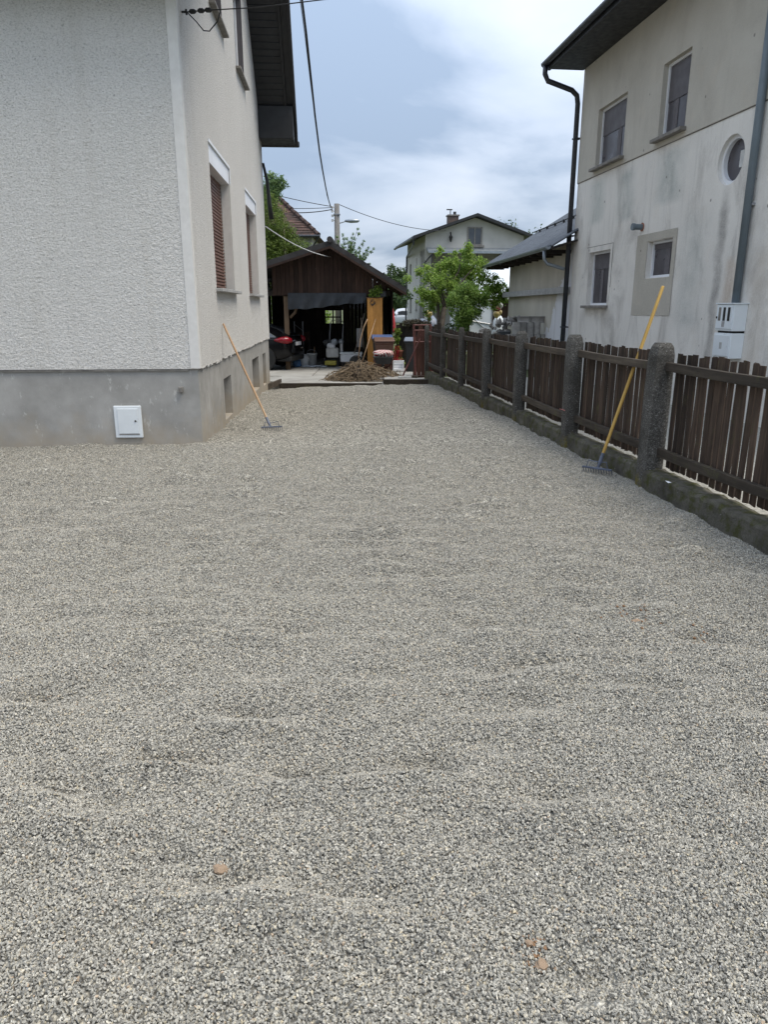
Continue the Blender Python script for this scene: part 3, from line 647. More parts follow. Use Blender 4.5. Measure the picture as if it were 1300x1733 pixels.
# conduit and meter cabinets
m_ = MB(); m_.tube([V(-.07, -6.78, 1.70), V(-.07, -6.78, 6.5)], .055, 14); m_.build('conduit', MT['pipe_grey'], H2, smooth=True)
for z in (3.0, 5.0): m_ = MB(); m_.box(-.05, 0, -6.85, -6.71, z, z + .03); m_.build('conduit_clip', MT['steel'], H2)
m_ = MB(); m_.box(-.20, 0, -6.99, -6.55, 1.33, 1.70); mc = m_.build('meter_cabinet', MT['box_white'], H2, bevel=.008)
m_ = MB(); m_.box(-.22, 0.0, -7.01, -6.53, 1.70, 1.715); m_.build('cabinet_lid', MT['box_white'], H2, bevel=.003)
m_ = MB(); m_.box(-.212, -.198, -6.97, -6.57, 1.36, 1.685); m_.build('cabinet_door', MT['box_white'], H2, bevel=.004)
for a in (-6.655, -6.77, -6.885):
    m_ = MB(); m_.box(-.216, -.205, a - .028, a + .028, 1.47, 1.655); m_.build('meter_pane', MT['black'] if a != -6.655 else MT['sill_brown'], H2)
m_ = MB(); m_.box(-.215, -.205, -6.80, -6.73, 1.385, 1.465); m_.build('label_plate', MT['sill'], H2); m_ = MB(); m_.box(-.225, -.205, -6.60, -6.585, 1.50, 1.53); m_.build('cabinet_lock', MT['black'], H2)
m_ = MB(); m_.box(-.20, 0, -6.99, -6.55, .95, 1.30); m_.build('meter_cabinet', MT['box_white'], H2, bevel=.008)
m_ = MB(); m_.box(-.212, -.198, -6.97, -6.57, .98, 1.275); m_.build('cabinet_door', MT['box_white'], H2, bevel=.004)
m_ = MB(); m_.box(-.216, -.205, -6.80, -6.74, 1.08, 1.17); m_.build('label_plate', MT['sill'], H2)
m_ = MB(); m_.box(-.16, 0, -6.97, -6.57, 1.30, 1.33); m_.build('cabinet_joint', MT['black'], H2)
# eaves
mb = MB(); mb.box(-.74, -.02, -10.6, .06, 6.545, 6.58); rs_ = mb.build('soffit', MT['eave'], H2)
mb = MB(); pitch = .62
for x0, x1, s in ((-.80, 4.5, 1), (4.5, 9.8, -1)):
    za, zb = (6.60, 6.60 + 5.3 * pitch) if s > 0 else (6.60 + 5.3 * pitch, 6.60)
    mb.prism([V(x0, -10.9, za), V(x1, -10.9, zb), V(x1, -10.9, zb + .14), V(x0, -10.9, za + .14)], V(0, 11.05, 0))
r2 = mb.build('roof', MT['slate'], H2, recenter=False)
mb = MB(); mb.box(-.80, -.745, -10.8, .10, 6.53, 6.72); mb.build('fascia', MT['eave'], H2, bevel=.005)
mb = MB()
prof = [(-.80 - .07 + .07 * math.cos(t), 6.66 + .07 * math.sin(t)) for t in [math.pi * (1 + k / 10) for k in range(11)]]
for (xa, za), (xb, zb) in zip(prof, prof[1:]): mb.prism([V(xa, -10.8, za), V(xb, -10.8, zb), V(xb + .0, -10.8, zb + .008), V(xa, -10.8, za + .008)], V(0, 10.95, 0))
mb.poly([V(x, .15, z) for x, z in prof]); mb.build('gutter', MT['pipe_dark'], H2)
mb = MB(); mb.tube([V(-.87, .05, 6.62), V(-.87, .05, 6.45), V(-.80, .05, 6.32), V(-.25, .06, 6.16), V(-.13, .06, 6.06), V(-.10, .06, 5.9), V(-.10, .06, 0.1)], .055, 12)
mb.build('downpipe', MT['pipe_dark'], H2, smooth=True)
for z in (1.2, 3.2, 5.2): mb = MB(); mb.box(-.16, 0, 0.0, .12, z, z + .03); mb.build('pipe_clip', MT['pipe_dark'], H2)

# ================================================================== ANNEX behind right house
AA = math.atan(.048); AN = thing('outbuilding', 'low outbuilding with dark corrugated roof and peeling plaster wall', 'outbuilding', (4.35, 17.62, 0), AA)
mb = MB(); mb.box(0, 5, 0.02, 6.8, -.3, 3.12); mb.build('wall', MT['annex'], AN, recenter=False)
mb = MB(); mb.box(-.16, 0, .1, 7.05, 1.97, 2.12); mb.build('ledge', MT['sill'], AN, bevel=.01)
mb = MB(); S = .60; n = 41; x0, x1 = -.62, 4.2   # corrugated sheets: ribs run up the slope
vs = []; fs = []; k = 0
for i in range(n + 1):
    y = -.35 + 8.35 * i / n
    for j in range(4):
        yy_ = y + (8.35 / n) * j / 4; hgt = (0, .035, .035, 0)[j]
        vs += [V(x0, yy_, 2.98 + hgt), V(x1, yy_, 2.98 + (x1 - x0) * S + hgt)]
        if len(vs) > 2: b_ = len(vs) - 4; fs.append((b_, b_ + 1, b_ + 3, b_ + 2))
mb.add(vs, fs); ro = mb.build('roof', MT['slate'], AN, recenter=False); so = ro.modifiers.new('solid', 'SOLIDIFY'); so.thickness = .03; so.offset = -1
mb = MB(); mb.tube([V(1.0, -.3, 2.98 + 1.62 * S + .10), V(1.0, 8.0, 2.98 + 1.62 * S + .10)], .02, 6)
for y in np.arange(0, 8, .9): mb.box(.97, 1.03, y, y + .02, 2.98 + 1.6 * S, 2.98 + 1.62 * S + .12)
mb.build('snow_guard', MT['eave'], AN)
mb = MB(); mb.prism([V(-.60, -.35, 2.90), V(0.0, -.35, 3.1), V(0.0, -.35, 3.14), V(-.60, -.35, 2.95)], V(0, 8.3, 0)); mb.build('soffit', MT['darkboard'], AN)
mb = MB()
prof = [(-.62 - .06 + .065 * math.cos(t), 2.97 + .065 * math.sin(t)) for t in [math.pi * (1 + k / 8) for k in range(9)]]
for (xa, za), (xb, zb) in zip(prof, prof[1:]): mb.prism([V(xa, -.3, za), V(xb, -.3, zb), V(xb, -.3, zb + .008), V(xa, -.3, za + .008)], V(0, 8.3, 0))
mb.poly([V(x, -.3, z) for x, z in prof]); mb.build('gutter', MT['zinc'], AN)
mb = MB(); mb.tube([V(-.68, 0, 2.9), V(-.68, 0, 2.72), V(-.60, 0, 2.62), V(-.22, -.1, 2.5)], .04, 10); mb.build('downpipe', MT['zinc'], AN, smooth=True)
for y in np.arange(.2, 8, .75): mb = MB(); mb.box(-.58, 0, y, y + .08, 2.86, 2.94); mb.build('rafter_end', MT['darkboard'], AN)

# ================================================================== FENCE
FN = thing('fence', 'dark weathered picket fence with concrete posts along the driveway', 'fence', FC, RA)
PW = [1, 1, 1.08, 1.0, .92, .80, .66, .55, .6]
posts = [-4.2, -2.1, 0, 2.12, 4.28, 6.3, 8.36, 10.42, 12.5]
def fz(a): return float(np.interp(a, [-5, 2, 12.5], [0, 0, -.12]))
def post_mesh(i):
    m_ = MB(); rr = random.Random(i); wd = .092; secs = [(0, -.3, 1), (1, .9, 1), (2, 1.24, .97), (3, 1.31, .84), (4, 1.345, .58)]
    vs = []
    for k, z, s_ in secs:
        for j in range(12):
            a = 2 * math.pi * (j + .5) / 12; c_, s2 = math.cos(a), math.sin(a); q = (abs(c_) ** 5 + abs(s2) ** 5) ** (-1 / 5)
            vs.append(V(c_ * q * wd * s_ + rr.uniform(-.003, .003), s2 * q * wd * s_ + rr.uniform(-.003, .003), z))
    fs = [(k * 12 + j, k * 12 + (j + 1) % 12, k * 12 + 12 + (j + 1) % 12, k * 12 + 12 + j) for k in range(4) for j in range(12)] + [tuple(range(48, 60))]
    m_.add(vs, fs); return m_.mesh('post', MT['post'], smooth=False)
pm = [post_mesh(i) for i in range(3)]
for i, a in enumerate(posts): place('post', pm[i % 3], FN, (-.05, a, fz(a)), (random.uniform(-.012, .012), random.uniform(-.02, .012), random.choice((0, math.pi))), (PW[i], PW[i], 1))
def picket_mesh(i):
    rr = random.Random(i + 50); m_ = MB(); wd = .0365; h = 1.04; nseg = 3; vs = []
    for k in range(nseg + 1):
        z = h * k / nseg; off = rr.uniform(-.003, .003)
        for x, y in ((-.006, -wd), (.006, -wd), (.006, wd), (-.006, wd)): vs.append(V(x + off, y + rr.uniform(-.002, .002), z + (rr.uniform(-.007, .007) if k in (0, nseg) else 0)))
    fs = [(3, 2, 1, 0), tuple(nseg * 4 + j for j in range(4))] + [(k * 4 + j, k * 4 + (j + 1) % 4, k * 4 + 4 + (j + 1) % 4, k * 4 + 4 + j) for k in range(nseg) for j in range(4)]
    m_.add(vs, fs); return m_.mesh('picket', MT['fence'])
pk = [picket_mesh(i) for i in range(6)]
rb = MB
for bi, (a, b) in enumerate(zip(posts, posts[1:])):
    z0 = fz((a + b) / 2)
    n = int((b - a - .04) / .094)
    for k in range(n):
        y = a + .055 + k * .094 + random.uniform(-.004, .004)
        if bi == 2 and k == 7: y += .01
        place('picket', pk[random.randrange(6)], FN, (.045, y, z0 + .215 + random.uniform(-.008, .008)), (random.uniform(-.012, .012), random.uniform(-.008, .008), random.choice((0, math.pi))), (1, random.uniform(.92, 1.08), random.uniform(.99, 1.01)))
    for zr in (1.095, .325):
        m_ = MB(); e0, e1 = random.uniform(-.015, .015), random.uniform(-.015, .015); l0 = random.uniform(-.03, .02)
        xo = -.012 - .03
        vs = []
        for q in range(5):
            y = a + .05 + l0 + (b - a - .1) * q / 4; z = z0 + zr + e0 + (e1 - e0) * q / 4 - .008 * math.sin(math.pi * q / 4); ww = random.uniform(-.002, .002)
            for x, zz in ((xo, z), (xo + .055, z), (xo + .055, z + .078 + ww), (xo, z + .078 + ww)): vs.append(V(x, y, zz))
        fs = [(3, 2, 1, 0), (16, 17, 18, 19)] + [(q * 4 + j, q * 4 + (j + 1) % 4, q * 4 + 4 + (j + 1) % 4, q * 4 + 4 + j) for q in range(4) for j in range(4)]
        m_.add(vs, fs); m_.build('rail', MT['rail'], FN, bevel=.004)
    # low concrete base wall with uneven top
    m_ = MB(); nn = 24; xf = -.135 if b <= 0.1 else -.10; tops = .185 if b <= .1 else .18; vs = []
    for q in range(nn + 1):
        y = a + .06 + (b - a - .12) * q / nn; t_ = z0 + tops + random.uniform(-.012, .01); f_ = xf + random.uniform(-.010, .010)
        vs += [V(f_ - .01, y, z0 - .4), V(f_, y, t_ - .03), V(f_ + .02, y, t_), V(.0, y, t_ + random.uniform(-.006, .006)), V(.08, y, t_ - .01), V(.08, y, z0 - .4)]
    fs = [(q * 6 + j, q * 6 + j + 1, q * 6 + 7 + j, q * 6 + 6 + j) for q in range(nn) for j in range(5)] + [(5, 4, 3, 2, 1, 0), tuple(nn * 6 + j for j in range(6))]
    m_.add(vs, fs); m_.build('base_wall', MT['basewall'], FN, recenter=False)
m_ = MB(); m_.tube([V(-.17, 2.0, .46), V(-.155, 2.12, .455), V(-.12, 2.24, .45), V(-.03, 2.26, .43)], .004, 5); m_.tube([V(-.16, 2.04, .46), V(-.165, 2.2, .455)], .004, 5)
m_.build('wire_tie', simple('pink_string', (.45, .16, .14), .7), FN)

# ================================================================== RAKES
def rake(label, head, top, hm, rad, crossdir, wide):
    """head: point on ground, top: end of handle"""
    head = V(*head); top = V(*top); t = thing('rake', label, 'rake', head); d = (top - head).normalized(); ln = (top - head).length
    q = d.to_track_quat('Z', 'Y')
    m_ = MB(); m_.lathe([(rad * .8, 0.10), (rad, .2), (rad * 1.05, ln * .6), (rad, ln - .01), (rad * .7, ln)], n=10)
    o_ = m_.build('handle', hm, t, smooth=True, recenter=False); o_.rotation_euler = q.to_euler()
    m_ = MB(); m_.lathe([(.012, .03), (.019, .10), (.019, .20)], n=8); o_ = m_.build('socket', MT['bluesteel'], t, recenter=False); o_.rotation_euler = q.to_euler()
    c = V(*crossdir).normalized(); out = V(0, 0, 1).cross(c).normalized()
    m_ = MB(); m_.beam(c * -wide / 2 + V(0, 0, .035), c * wide / 2 + V(0, 0, .035), .024, .018); m_.build('head_bar', MT['bluesteel'], t, bevel=.003)
    m_ = MB(); m_.tube([c * -wide * .36 + V(0, 0, .04), c * -wide * .3 + V(0, 0, .11), d * .10], .005, 6); m_.tube([c * wide * .36 + V(0, 0, .04), c * wide * .3 + V(0, 0, .11), d * .10], .005, 6); m_.build('brace', MT['bluesteel'], t)
    for k in range(12):
        p = c * (wide * (k / 11 - .5) * .96) + V(0, 0, .035); m_ = MB(); m_.tube([p, p + out * .02 + V(0, 0, -.03), p + out * .03 + V(0, 0, -.062)], [.006, .005, .002], 5); m_.build('tine', MT['bluesteel'], t)
    return t
h = onG(1010, 803); rake('yellow handled garden rake leaning on the fence beside the near post', (h.x, h.y, .03), (2.755, 7.5, 1.856), MT['handle'], .0165, (.24, -.20, 0), .32)
h = onG(460, 730); rake('pale wooden handled rake leaning on the white house wall', (h.x, h.y, h.z + .03), (-2.40, 11.19, 1.42), MT['handle2'], .0155, (.25, .06, 0), .30)
# ================================================================== GARAGE
GY = 23.5; GZ = -.26
GA = thing('garage', 'brown timber garage with dark gable roof and open front full of clutter', 'garage', (-1.6, GY, GZ))
def gl(X, Y, Z): return V(X + 1.6, Y - GY, Z - GZ)
mb = MB(); RL = [(-5.3, 2.30), (-1.61, 3.42), (.68, 2.07)]
for (xa, za), (xb, zb) in zip(RL, RL[1:]):
    mb.prism([gl(xa, 22.95, za), gl(xb, 22.95, zb), gl(xb, 22.95, zb + .16), gl(xa, 22.95, za + .16)], V(0, 6.6, 0))
gr = mb.build('roof', MT['bitumen'], GA, recenter=False)
for i, (fa, fb) in enumerate(((-.02, .09),)):
    for (xa, za), (xb, zb) in zip(RL, RL[1:]):
        mb = MB(); mb.prism([gl(xa, 22.915, za - .07), gl(xb, 22.915, zb - .07), gl(xb, 22.915, zb + .0), gl(xa, 22.915, za + .0)], V(0, .032, 0)); mb.build('verge_board', MT['brownboard'], GA)
mb = MB(); mb.tube([gl(-1.61, 22.9, 3.60), gl(-1.61, 29.5, 3.60)], .09, 10); mb.build('ridge_cap', MT['bitumen'], gr)
for k in range(5):   # roof felt laps on the visible slope
    t0 = (k + .5) / 5; xa, za = -1.61 + 2.29 * t0, 3.585 - 1.35 * t0
    mb = MB(); mb.beam(gl(xa, 22.94, za + .012), gl(xa, 29.5, za + .012), .05, .02); mb.build('felt_lap', MT['bitumen'], gr)
def rz(X): return float(np.interp(X, [p[0] for p in RL], [p[1] for p in RL]))
x = -3.45
while x < .02:
    w_ = .135; mb = MB(); y_ = GY - random.uniform(0, .012)
    mb.prism([gl(x, y_, 2.02 + random.uniform(-.02, .02)), gl(x + w_ - .008, y_, 2.02 + random.uniform(-.02, .02)), gl(x + w_ - .008, y_, rz(x + w_) - .01), gl(x, y_, rz(x) - .01)], V(0, .025, 0)); mb.build('board', MT['brownboard'], GA); x += w_
for X_ in (-3.06, -.15): 
    mb = MB(); mb.box(*(lambda p: (p.x - .07, p.x + .07, p.y - .07, p.y + .07, 0, 2.35))(gl(X_, GY + .12, GZ))); mb.build('post', MT['beam'], GA, bevel=.008)
mb = MB(); mb.beam(gl(-5.2, GY + .12, 2.08), gl(.2, GY + .12, 2.08), .14, .16); mb.build('lintel', MT['darkboard'], GA)
mb = MB(); mb.tube([gl(-2.95, GY + .12, 1.35), gl(-2.80, GY + .12, 1.5), gl(-2.62, GY + .12, 1.95)], .045, 8); mb.build('brace', MT['beam'], GA, smooth=True)
BY = 29.2
for k in range(32):   # back wall boards, leaving the small window free
    xa = -4.35 + k * .145; 
    for za, zb in (((GZ, 1.05), (1.56, rz(xa + .07) - .02)) if -2.34 < xa + .07 < -1.66 else ((GZ, rz(xa + .07) - .02),)):
        mb = MB(); p = gl(xa, BY, za); mb.box(p.x, p.x + .143, p.y, p.y + .03, za - GZ, zb - GZ); mb.build('back_board', MT['darkboard'], GA)
mb = MB()
for a, b in ((gl(-2.3, BY - .01, 1.04), gl(-1.68, BY - .01, 1.04)), (gl(-2.3, BY - .01, 1.57), gl(-1.68, BY - .01, 1.57)), (gl(-2.3, BY - .01, 1.3), gl(-1.68, BY - .01, 1.3)), (gl(-2.3, BY - .01, 1.0), gl(-2.3, BY - .01, 1.6)), (gl(-1.68, BY - .01, 1.0), gl(-1.68, BY - .01, 1.6)), (gl(-1.98, BY - .01, 1.0), gl(-1.98, BY - .01, 1.6))): mb.beam(a, b, .05, .05, V(0, 1, 0))
mb.build('window_frame', MT['darkboard'], GA)
mb = MB(); p = gl(.25, 24.0, 0); mb.box(p.x, p.x + .04, p.y, p.y + 5.2, 0, 2.45); mb.build('side_wall', MT['darkboard'], GA)
mb = MB(); p = gl(-4.4, 25.6, 0); mb.box(p.x, p.x + .04, p.y, p.y + 3.6, 0, 2.8); mb.build('side_wall', MT['darkboard'], GA)
for k in range(5):
    mb = MB(); yy_ = 22.98 + k * 1.4; mb.prism([gl(-1.5, yy_, 3.42), gl(.62, yy_, 2.17), gl(.62, yy_, 2.07), gl(-1.5, yy_, 3.32)], V(0, .06, 0)); mb.build('rafter', MT['beam'], GA)
# tarp hung under the gable: wavy cloth
mb = MB(); nx, nz = 60, 10; vs = []
for j in range(nz + 1):
    for i in range(nx + 1):
        X_ = -2.98 + 2.43 * i / nx; t = j / nz; sag = .05 * math.sin(i / nx * 5.0 + .6) + .012 * math.sin(i * .5 + 1) - .10 * (i / nx) + .08
        z = 2.09 - t * (.37 + sag); y = GY - .05 - .05 * math.sin(i * .55 + t * 2.2) * t - .02 * t
        vs.append(V(X_ + 1.7, y - GY, z))
mb.add(vs, [(j * (nx + 1) + i, j * (nx + 1) + i + 1, (j + 1) * (nx + 1) + i + 1, (j + 1) * (nx + 1) + i) for j in range(nz) for i in range(nx)])
tp = thing('tarp', 'charcoal tarp hanging across the top of the garage opening', 'tarp', (-1.7, GY, 0)); o = mb.build('cloth', MT['tarp'], tp, smooth=True, recenter=False)
# cupboard with honey coloured front
CU = thing('cupboard', 'tall honey coloured wooden cupboard at the garage entrance', 'cupboard', (-.28, 23.25, GZ))
for k in range(5):
    mb = MB(); mb.box(-.235 + k * .094, -.235 + k * .094 + .0925, -.03, 0, .0, 2.2); mb.build('board', MT['orange'], CU, bevel=.002)
mb = MB(); mb.box(-.235, .235, .002, .25, 0, 2.19); mb.build('carcass', MT['darkboard'], CU)
mb = MB(); mb.box(-.27, .27, -.05, .28, 2.20, 2.225); mb.build('top', MT['beam'], CU, bevel=.004)
WR = thing('wreath', 'small dark twig wreath hanging on the cupboard front', 'wreath', (-.36, 23.21, 1.80))
mb = MB(); 
for k in range(40):
    a = random.uniform(0, 6.28); b = a + random.uniform(.5, 1.2); r0 = random.uniform(.035, .09); mb.tube([V(math.cos(a) * r0, random.uniform(-.02, .02), math.sin(a) * r0), V(math.cos((a + b) / 2) * r0 * 1.1, -.02, math.sin((a + b) / 2) * r0 * 1.1), V(math.cos(b) * r0, random.uniform(-.02, .02), math.sin(b) * r0)], .006, 4)
mb.build('twigs', MT['bark'], WR, kind='stuff', recenter=False)

# ---- leaves helper
def leaves(name, clumps, n, size, mat, parent, up=.5, aspect=.5, seed=1, shell=.55, zsq=1.0):
    g = np.random.default_rng(seed); c = np.array([k[:3] for k in clumps]); r = np.array([k[3] for k in clumps]); pr = r ** 2.2 / (r ** 2.2).sum()
    idx = g.choice(len(c), n, p=pr); d = g.normal(size=(n, 3)); d /= np.linalg.norm(d, axis=1)[:, None]
    rad = r[idx] * (shell + (1 - shell) * g.random(n)) * (1 + .18 * g.normal(size=n)); pos = c[idx] + d * rad[:, None] * np.array([1, 1, zsq])
    nrm = g.normal(size=(n, 3)) * .7 + d * .5; nrm[:, 2] += up; nrm /= np.linalg.norm(nrm, axis=1)[:, None]
    a = np.cross(nrm, g.normal(size=(n, 3))); a /= np.linalg.norm(a, axis=1)[:, None]; b = np.cross(nrm, a); s = size * (.6 + .8 * g.random(n))[:, None]
    P = np.stack([pos - a * s, pos + b * s * aspect + nrm * s * .12, pos + a * s, pos - b * s * aspect + nrm * s * .12], 1).reshape(-1, 3)
    me = bpy.data.meshes.new(name); me.from_pydata(P.tolist(), [], np.arange(4 * n).reshape(n, 4).tolist()); me.materials.append(mat)
    return place(name, me, parent)
def limb_tree(mb, base, tips, r0, seed=1):
    g = random.Random(seed)
    for tp_ in tips:
        tp_ = V(*tp_); b = V(*base); m1 = b.lerp(tp_, .35) + V(g.uniform(-.1, .1), g.uniform(-.1, .1), (tp_ - b).length * .08); m2 = b.lerp(tp_, .7) + V(g.uniform(-.1, .1), g.uniform(-.1, .1), (tp_ - b).length * .06)
        mb.tube([b, m1, m2, tp_], [r0, r0 * .7, r0 * .42, r0 * .15], 7)
# planter on top of the cupboard
PL = thing('planter', 'green trailing plant in a dark box above the cupboard', 'plant', (-.22, 23.3, 1.975))
mb = MB(); mb.box(-.05, .28, -.06, .12, 0, .16); mb.build('box', MT['bingrey'], PL, bevel=.008)
leaves('foliage', [(-.10, -.06, .12, .12), (.05, -.08, .2, .14), (-.18, -.06, .02, .08), (.0, -.08, .05, .1)], 500, .03, MT['leaf_apple'], PL, seed=5)
# ---- leaning poles
for lab, pts, r_ in (('bent grey pole leaning in the garage doorway', [atY(607, 606, 22.9), atY(610, 575, 22.95), atY(616, 553, 23.0), atY(622, 540, 23.05)], .018), ('straight wooden stick leaning on the cupboard front', [atY(613, 613, 22.3), atY(636, 540, 23.15)], .016), ('thin dark rod leaning beside the bent pole', [atY(600, 598, 23.1), atY(617, 530, 23.4)], .012), ('second dark rod leaning behind the bent pole', [atY(616, 590, 23.1), atY(611, 538, 23.4)], .012)):
    b = V(pts[0].x, pts[0].y, pts[0].z); t = thing('pole', lab, 'pole', b); mb = MB(); mb.tube([p - b for p in pts], r_, 7); mb.build('shaft', MT['handle2'] if 'dark' not in lab else MT['bark'], t, smooth=True, recenter=False)

# ================================================================== CARS
def car(name, label, loc, rz_, paint, length=4.6, hh=1.46, prof='hatch', trim=True):
    """local +x = nose; origin under the rear bumper centre line"""
    t = thing(name, label, 'car', loc, rz_)
    k = length / 4.6
    # stations: x, zlow, zshoulder, half width
    st = [(0.0, .42, .78, .62), (.06, .34, .96, .78), (.22, .27, 1.02, .86), (.6, .22, 1.0, .90), (1.5, .20, .97, .91), (2.6, .20, .95, .91), (3.3, .20, .93, .90), (3.9, .22, .86, .87), (4.3, .26, .76, .80), (4.52, .30, .66, .66), (4.6, .36, .56, .48)]
    m_ = MB(); vs = []
    for x, zl, zs, hw in st:
        ring = [(-hw * .82, zl), (-hw * .97, zl + .10), (-hw, (zl + zs) / 2 + .05), (-hw * .985, zs - .08), (-hw * .90, zs), (-hw * .4, zs + .02), (hw * .4, zs + .02), (hw * .90, zs), (hw * .985, zs - .08), (hw, (zl + zs) / 2 + .05), (hw * .97, zl + .10), (hw * .82, zl)]
        vs += [V(x * k, y, z) for y, z in ring]
    n = 12; fs = [(i * n + j, i * n + (j + 1) % n, (i + 1) * n + (j + 1) % n, (i + 1) * n + j) for i in range(len(st) - 1) for j in range(n)] + [tuple(range(n)), tuple((len(st) - 1) * n + j for j in range(n))]
    m_.add(vs, fs); bd = m_.build('body', paint, t, smooth=True, recenter=False); ss = bd.modifiers.new('sub', 'SUBSURF'); ss.levels = 2; ss.render_levels = 2
    # greenhouse: roof shell and glass
    top = [(.10, 1.0, .68), (.55, 1.22, .62), (1.1, 1.38, .60), (1.7, hh - .01, .60), (2.3, hh, .60), (2.8, hh - .06, .60), (3.1, 1.28, .62), (3.55, .96, .70)]
    m_ = MB(); vs = []
    for x, z, hw in top: vs += [V(x * k, -.80, .94), V(x * k, -hw - .04, z - .07), V(x * k, -hw + .10, z), V(x * k, hw - .10, z), V(x * k, hw + .04, z - .07), V(x * k, .80, .94)]
    fs = [(i * 6 + j, i * 6 + j + 1, i * 6 + 7 + j, i * 6 + 6 + j) for i in range(len(top) - 1) for j in range(5)]
    m_.add(vs, fs); o_ = m_.build('roof', paint, t, smooth=True, recenter=False)
    for s in (-1, 1):
        def sp(x, z):   # point slightly proud of the cabin side
            hw = float(np.interp(x, [q[0] for q in top], [q[2] for q in top])); zt = float(np.interp(x, [q[0] for q in top], [q[1] for q in top])) - .07
            f = min(1, max(0, (z - .94) / max(.02, zt - .94))); return V(x * k, s * (.80 + (hw + .04 - .80) * f + .006), z)
        m_ = MB(); gp = [(.50, .99), (.75, 1.12), (1.2, 1.27), (1.7, 1.34), (2.4, 1.35), (2.8, 1.28), (3.0, 1.16), (3.25, .99)]
        m_.add([sp(x, .985) for x, z in gp] + [sp(x, z) for x, z in gp], [(i, i + 1, 9 + i, 8 + i) for i in range(7)]); m_.build('side_window', MT['glass'], t, recenter=False)
        if trim:
            m_ = MB(); m_.tube([sp(x, z + .012) + V(0, s * .004, 0) for x, z in gp], .011, 5); m_.tube([sp(x, .975) + V(0, s * .006, 0) for x in (.45, 1.2, 2.2, 3.2)], .010, 5); m_.build('chrome_strip', MT['chrome'], t)
        m_ = MB(); m_.tube([V(k * x, s * y, z) for x, y, z in ((.50, .895, .90), (.30, .885, .905), (.13, .83, .90), (.045, .70, .885))], [.03, .09, .12, .09], 8); tl = m_.build('tail_lamp', MT['taillamp'], t, smooth=True)
        m_ = MB(); m_.tube([V(k * x, s * y, z) for x, y, z in ((.22, .945, .925), (.11, .905, .92), (.06, .82, .91))], [.008, .016, .012], 6); m_.build('lamp_lens', MT['lampclear'], t, smooth=True)
        m_ = MB(); m_.tube([V(k * 4.28, s * .74, .66), V(k * 4.42, s * .64, .65), V(k * 4.5, s * .50, .62)], [.06, .075, .05], 8); m_.build('headlight', MT['lampclear'], t, smooth=True)
        for x in (.86, 3.62):
            m_ = MB(); m_.lathe([(.20, -.10), (.29, -.105), (.315, -.07), (.315, .07), (.29, .105), (.20, .10)], (k * x, s * .80, .315), 24, 'y'); m_.build('tyre', MT['black'], t, smooth=True)
            m_ = MB(); m_.lathe([(.205, -.012), (.19, .012), (.06, .02)], (k * x, s * .875, .315), 20, 'y'); m_.build('rim', MT['steel'], t)
            m_ = MB(); m_.lathe([(.37, -.02), (.36, .012)], (k * x, s * .893, .335), 24, 'y'); m_.build('wheel_arch', MT['black'], t)
        m_ = MB(); m_.box(2.95 * k, 3.1 * k, s * .92 - .07, s * .92 + .07, .95, 1.07); m_.build('mirror', paint, t, bevel=.03)
    m_ = MB(); m_.add([V(.16 * k, -.60, 1.02), V(.16 * k, .60, 1.02), V(.52 * k, .50, 1.20 + .018), V(.52 * k, -.50, 1.20 + .018), V(1.0 * k, .47, 1.36 + .012), V(1.0 * k, -.47, 1.36 + .012)], [(0, 1, 2, 3), (3, 2, 4, 5)]); m_.build('rear_window', MT['glass'], t, recenter=False)
    m_ = MB(); m_.add([V(3.5 * k, -.60, .985 + .02), V(3.5 * k, .60, .985 + .02), V(3.12 * k, .54, 1.275), V(3.12 * k, -.54, 1.275), V(2.84 * k, .50, 1.395), V(2.84 * k, -.50, 1.395)], [(0, 1, 2, 3), (3, 2, 4, 5)]); m_.build('windscreen', MT['glass_grey'], t, recenter=False)
    m_ = MB(); m_.box(-.025, .03, -.26, .26, .72, .83); m_.build('number_plate', MT['white_pvc'], t, bevel=.004)
    m_ = MB(); m_.box(-.03, .03, -.34, .34, .865, .895); m_.box(-.03, .02, -.62, -.42, .60, .625); m_.build('boot_trim', MT['chrome'], t)
    m_ = MB(); m_.box(.02 * k, .5 * k, -.72, .72, .24, .40); m_.build('rear_bumper', MT['black'], t, bevel=.04)
    return t
tail = atY(509, 590, 23.3)
hd = V(-.985, .17, 0).normalized(); rzc = math.atan2(hd.y, hd.x); side = V(-hd.y, hd.x, 0)   # side = car's left
# rear-left corner (towards camera) should stand at 'tail'
orig = V(-2.75, 23.9, -.22)
car('parked_car', 'black hatchback with red tail lamps parked in front of the garage', orig, rzc, MT['carblack'])
car('parked_car', 'white car parked in the street beside the distant house', (3.9, 70.5, .02), math.pi + .05, MT['carwhite'], 4.3, 1.58, trim=False)

# ================================================================== THINGS IN THE GARAGE
def blob(name, label, cat, loc, size, mat, seed=0, amp=.12, sub=3):
    """sack-like lumpy body"""
    t = thing(name, label, cat, loc); bm = bmesh.new(); bmesh.ops.create_icosphere(bm, subdivisions=sub, radius=1.0); g = random.Random(seed); ph = [g.uniform(0, 6) for _ in range(6)]
    for v in bm.verts:
        c = v.co; q = 4.0; kx = (abs(c.x) ** q + abs(c.y) ** q + abs(c.z) ** q) ** (-1 / q); c = c * (.45 + .55 * kx)
        d_ = 1 + amp * (math.sin(c.x * 4 + ph[0]) * math.sin(c.z * 5 + ph[1]) + .6 * math.sin(c.y * 7 + ph[2] + c.z * 3) + .35 * math.sin(c.x * 11 + c.z * 9 + ph[3]))
        v.co = V(c.x * size[0] * d_, c.y * size[1] * d_, c.z * size[2] * (1 + .3 * (d_ - 1)) + size[2] * .95)
    me = bpy.data.meshes.new(name); bm.to_mesh(me); bm.free(); me.shade_smooth(); me.materials.append(mat); place('sack' if cat in ('bag', 'sack') else 'body', me, t); return t
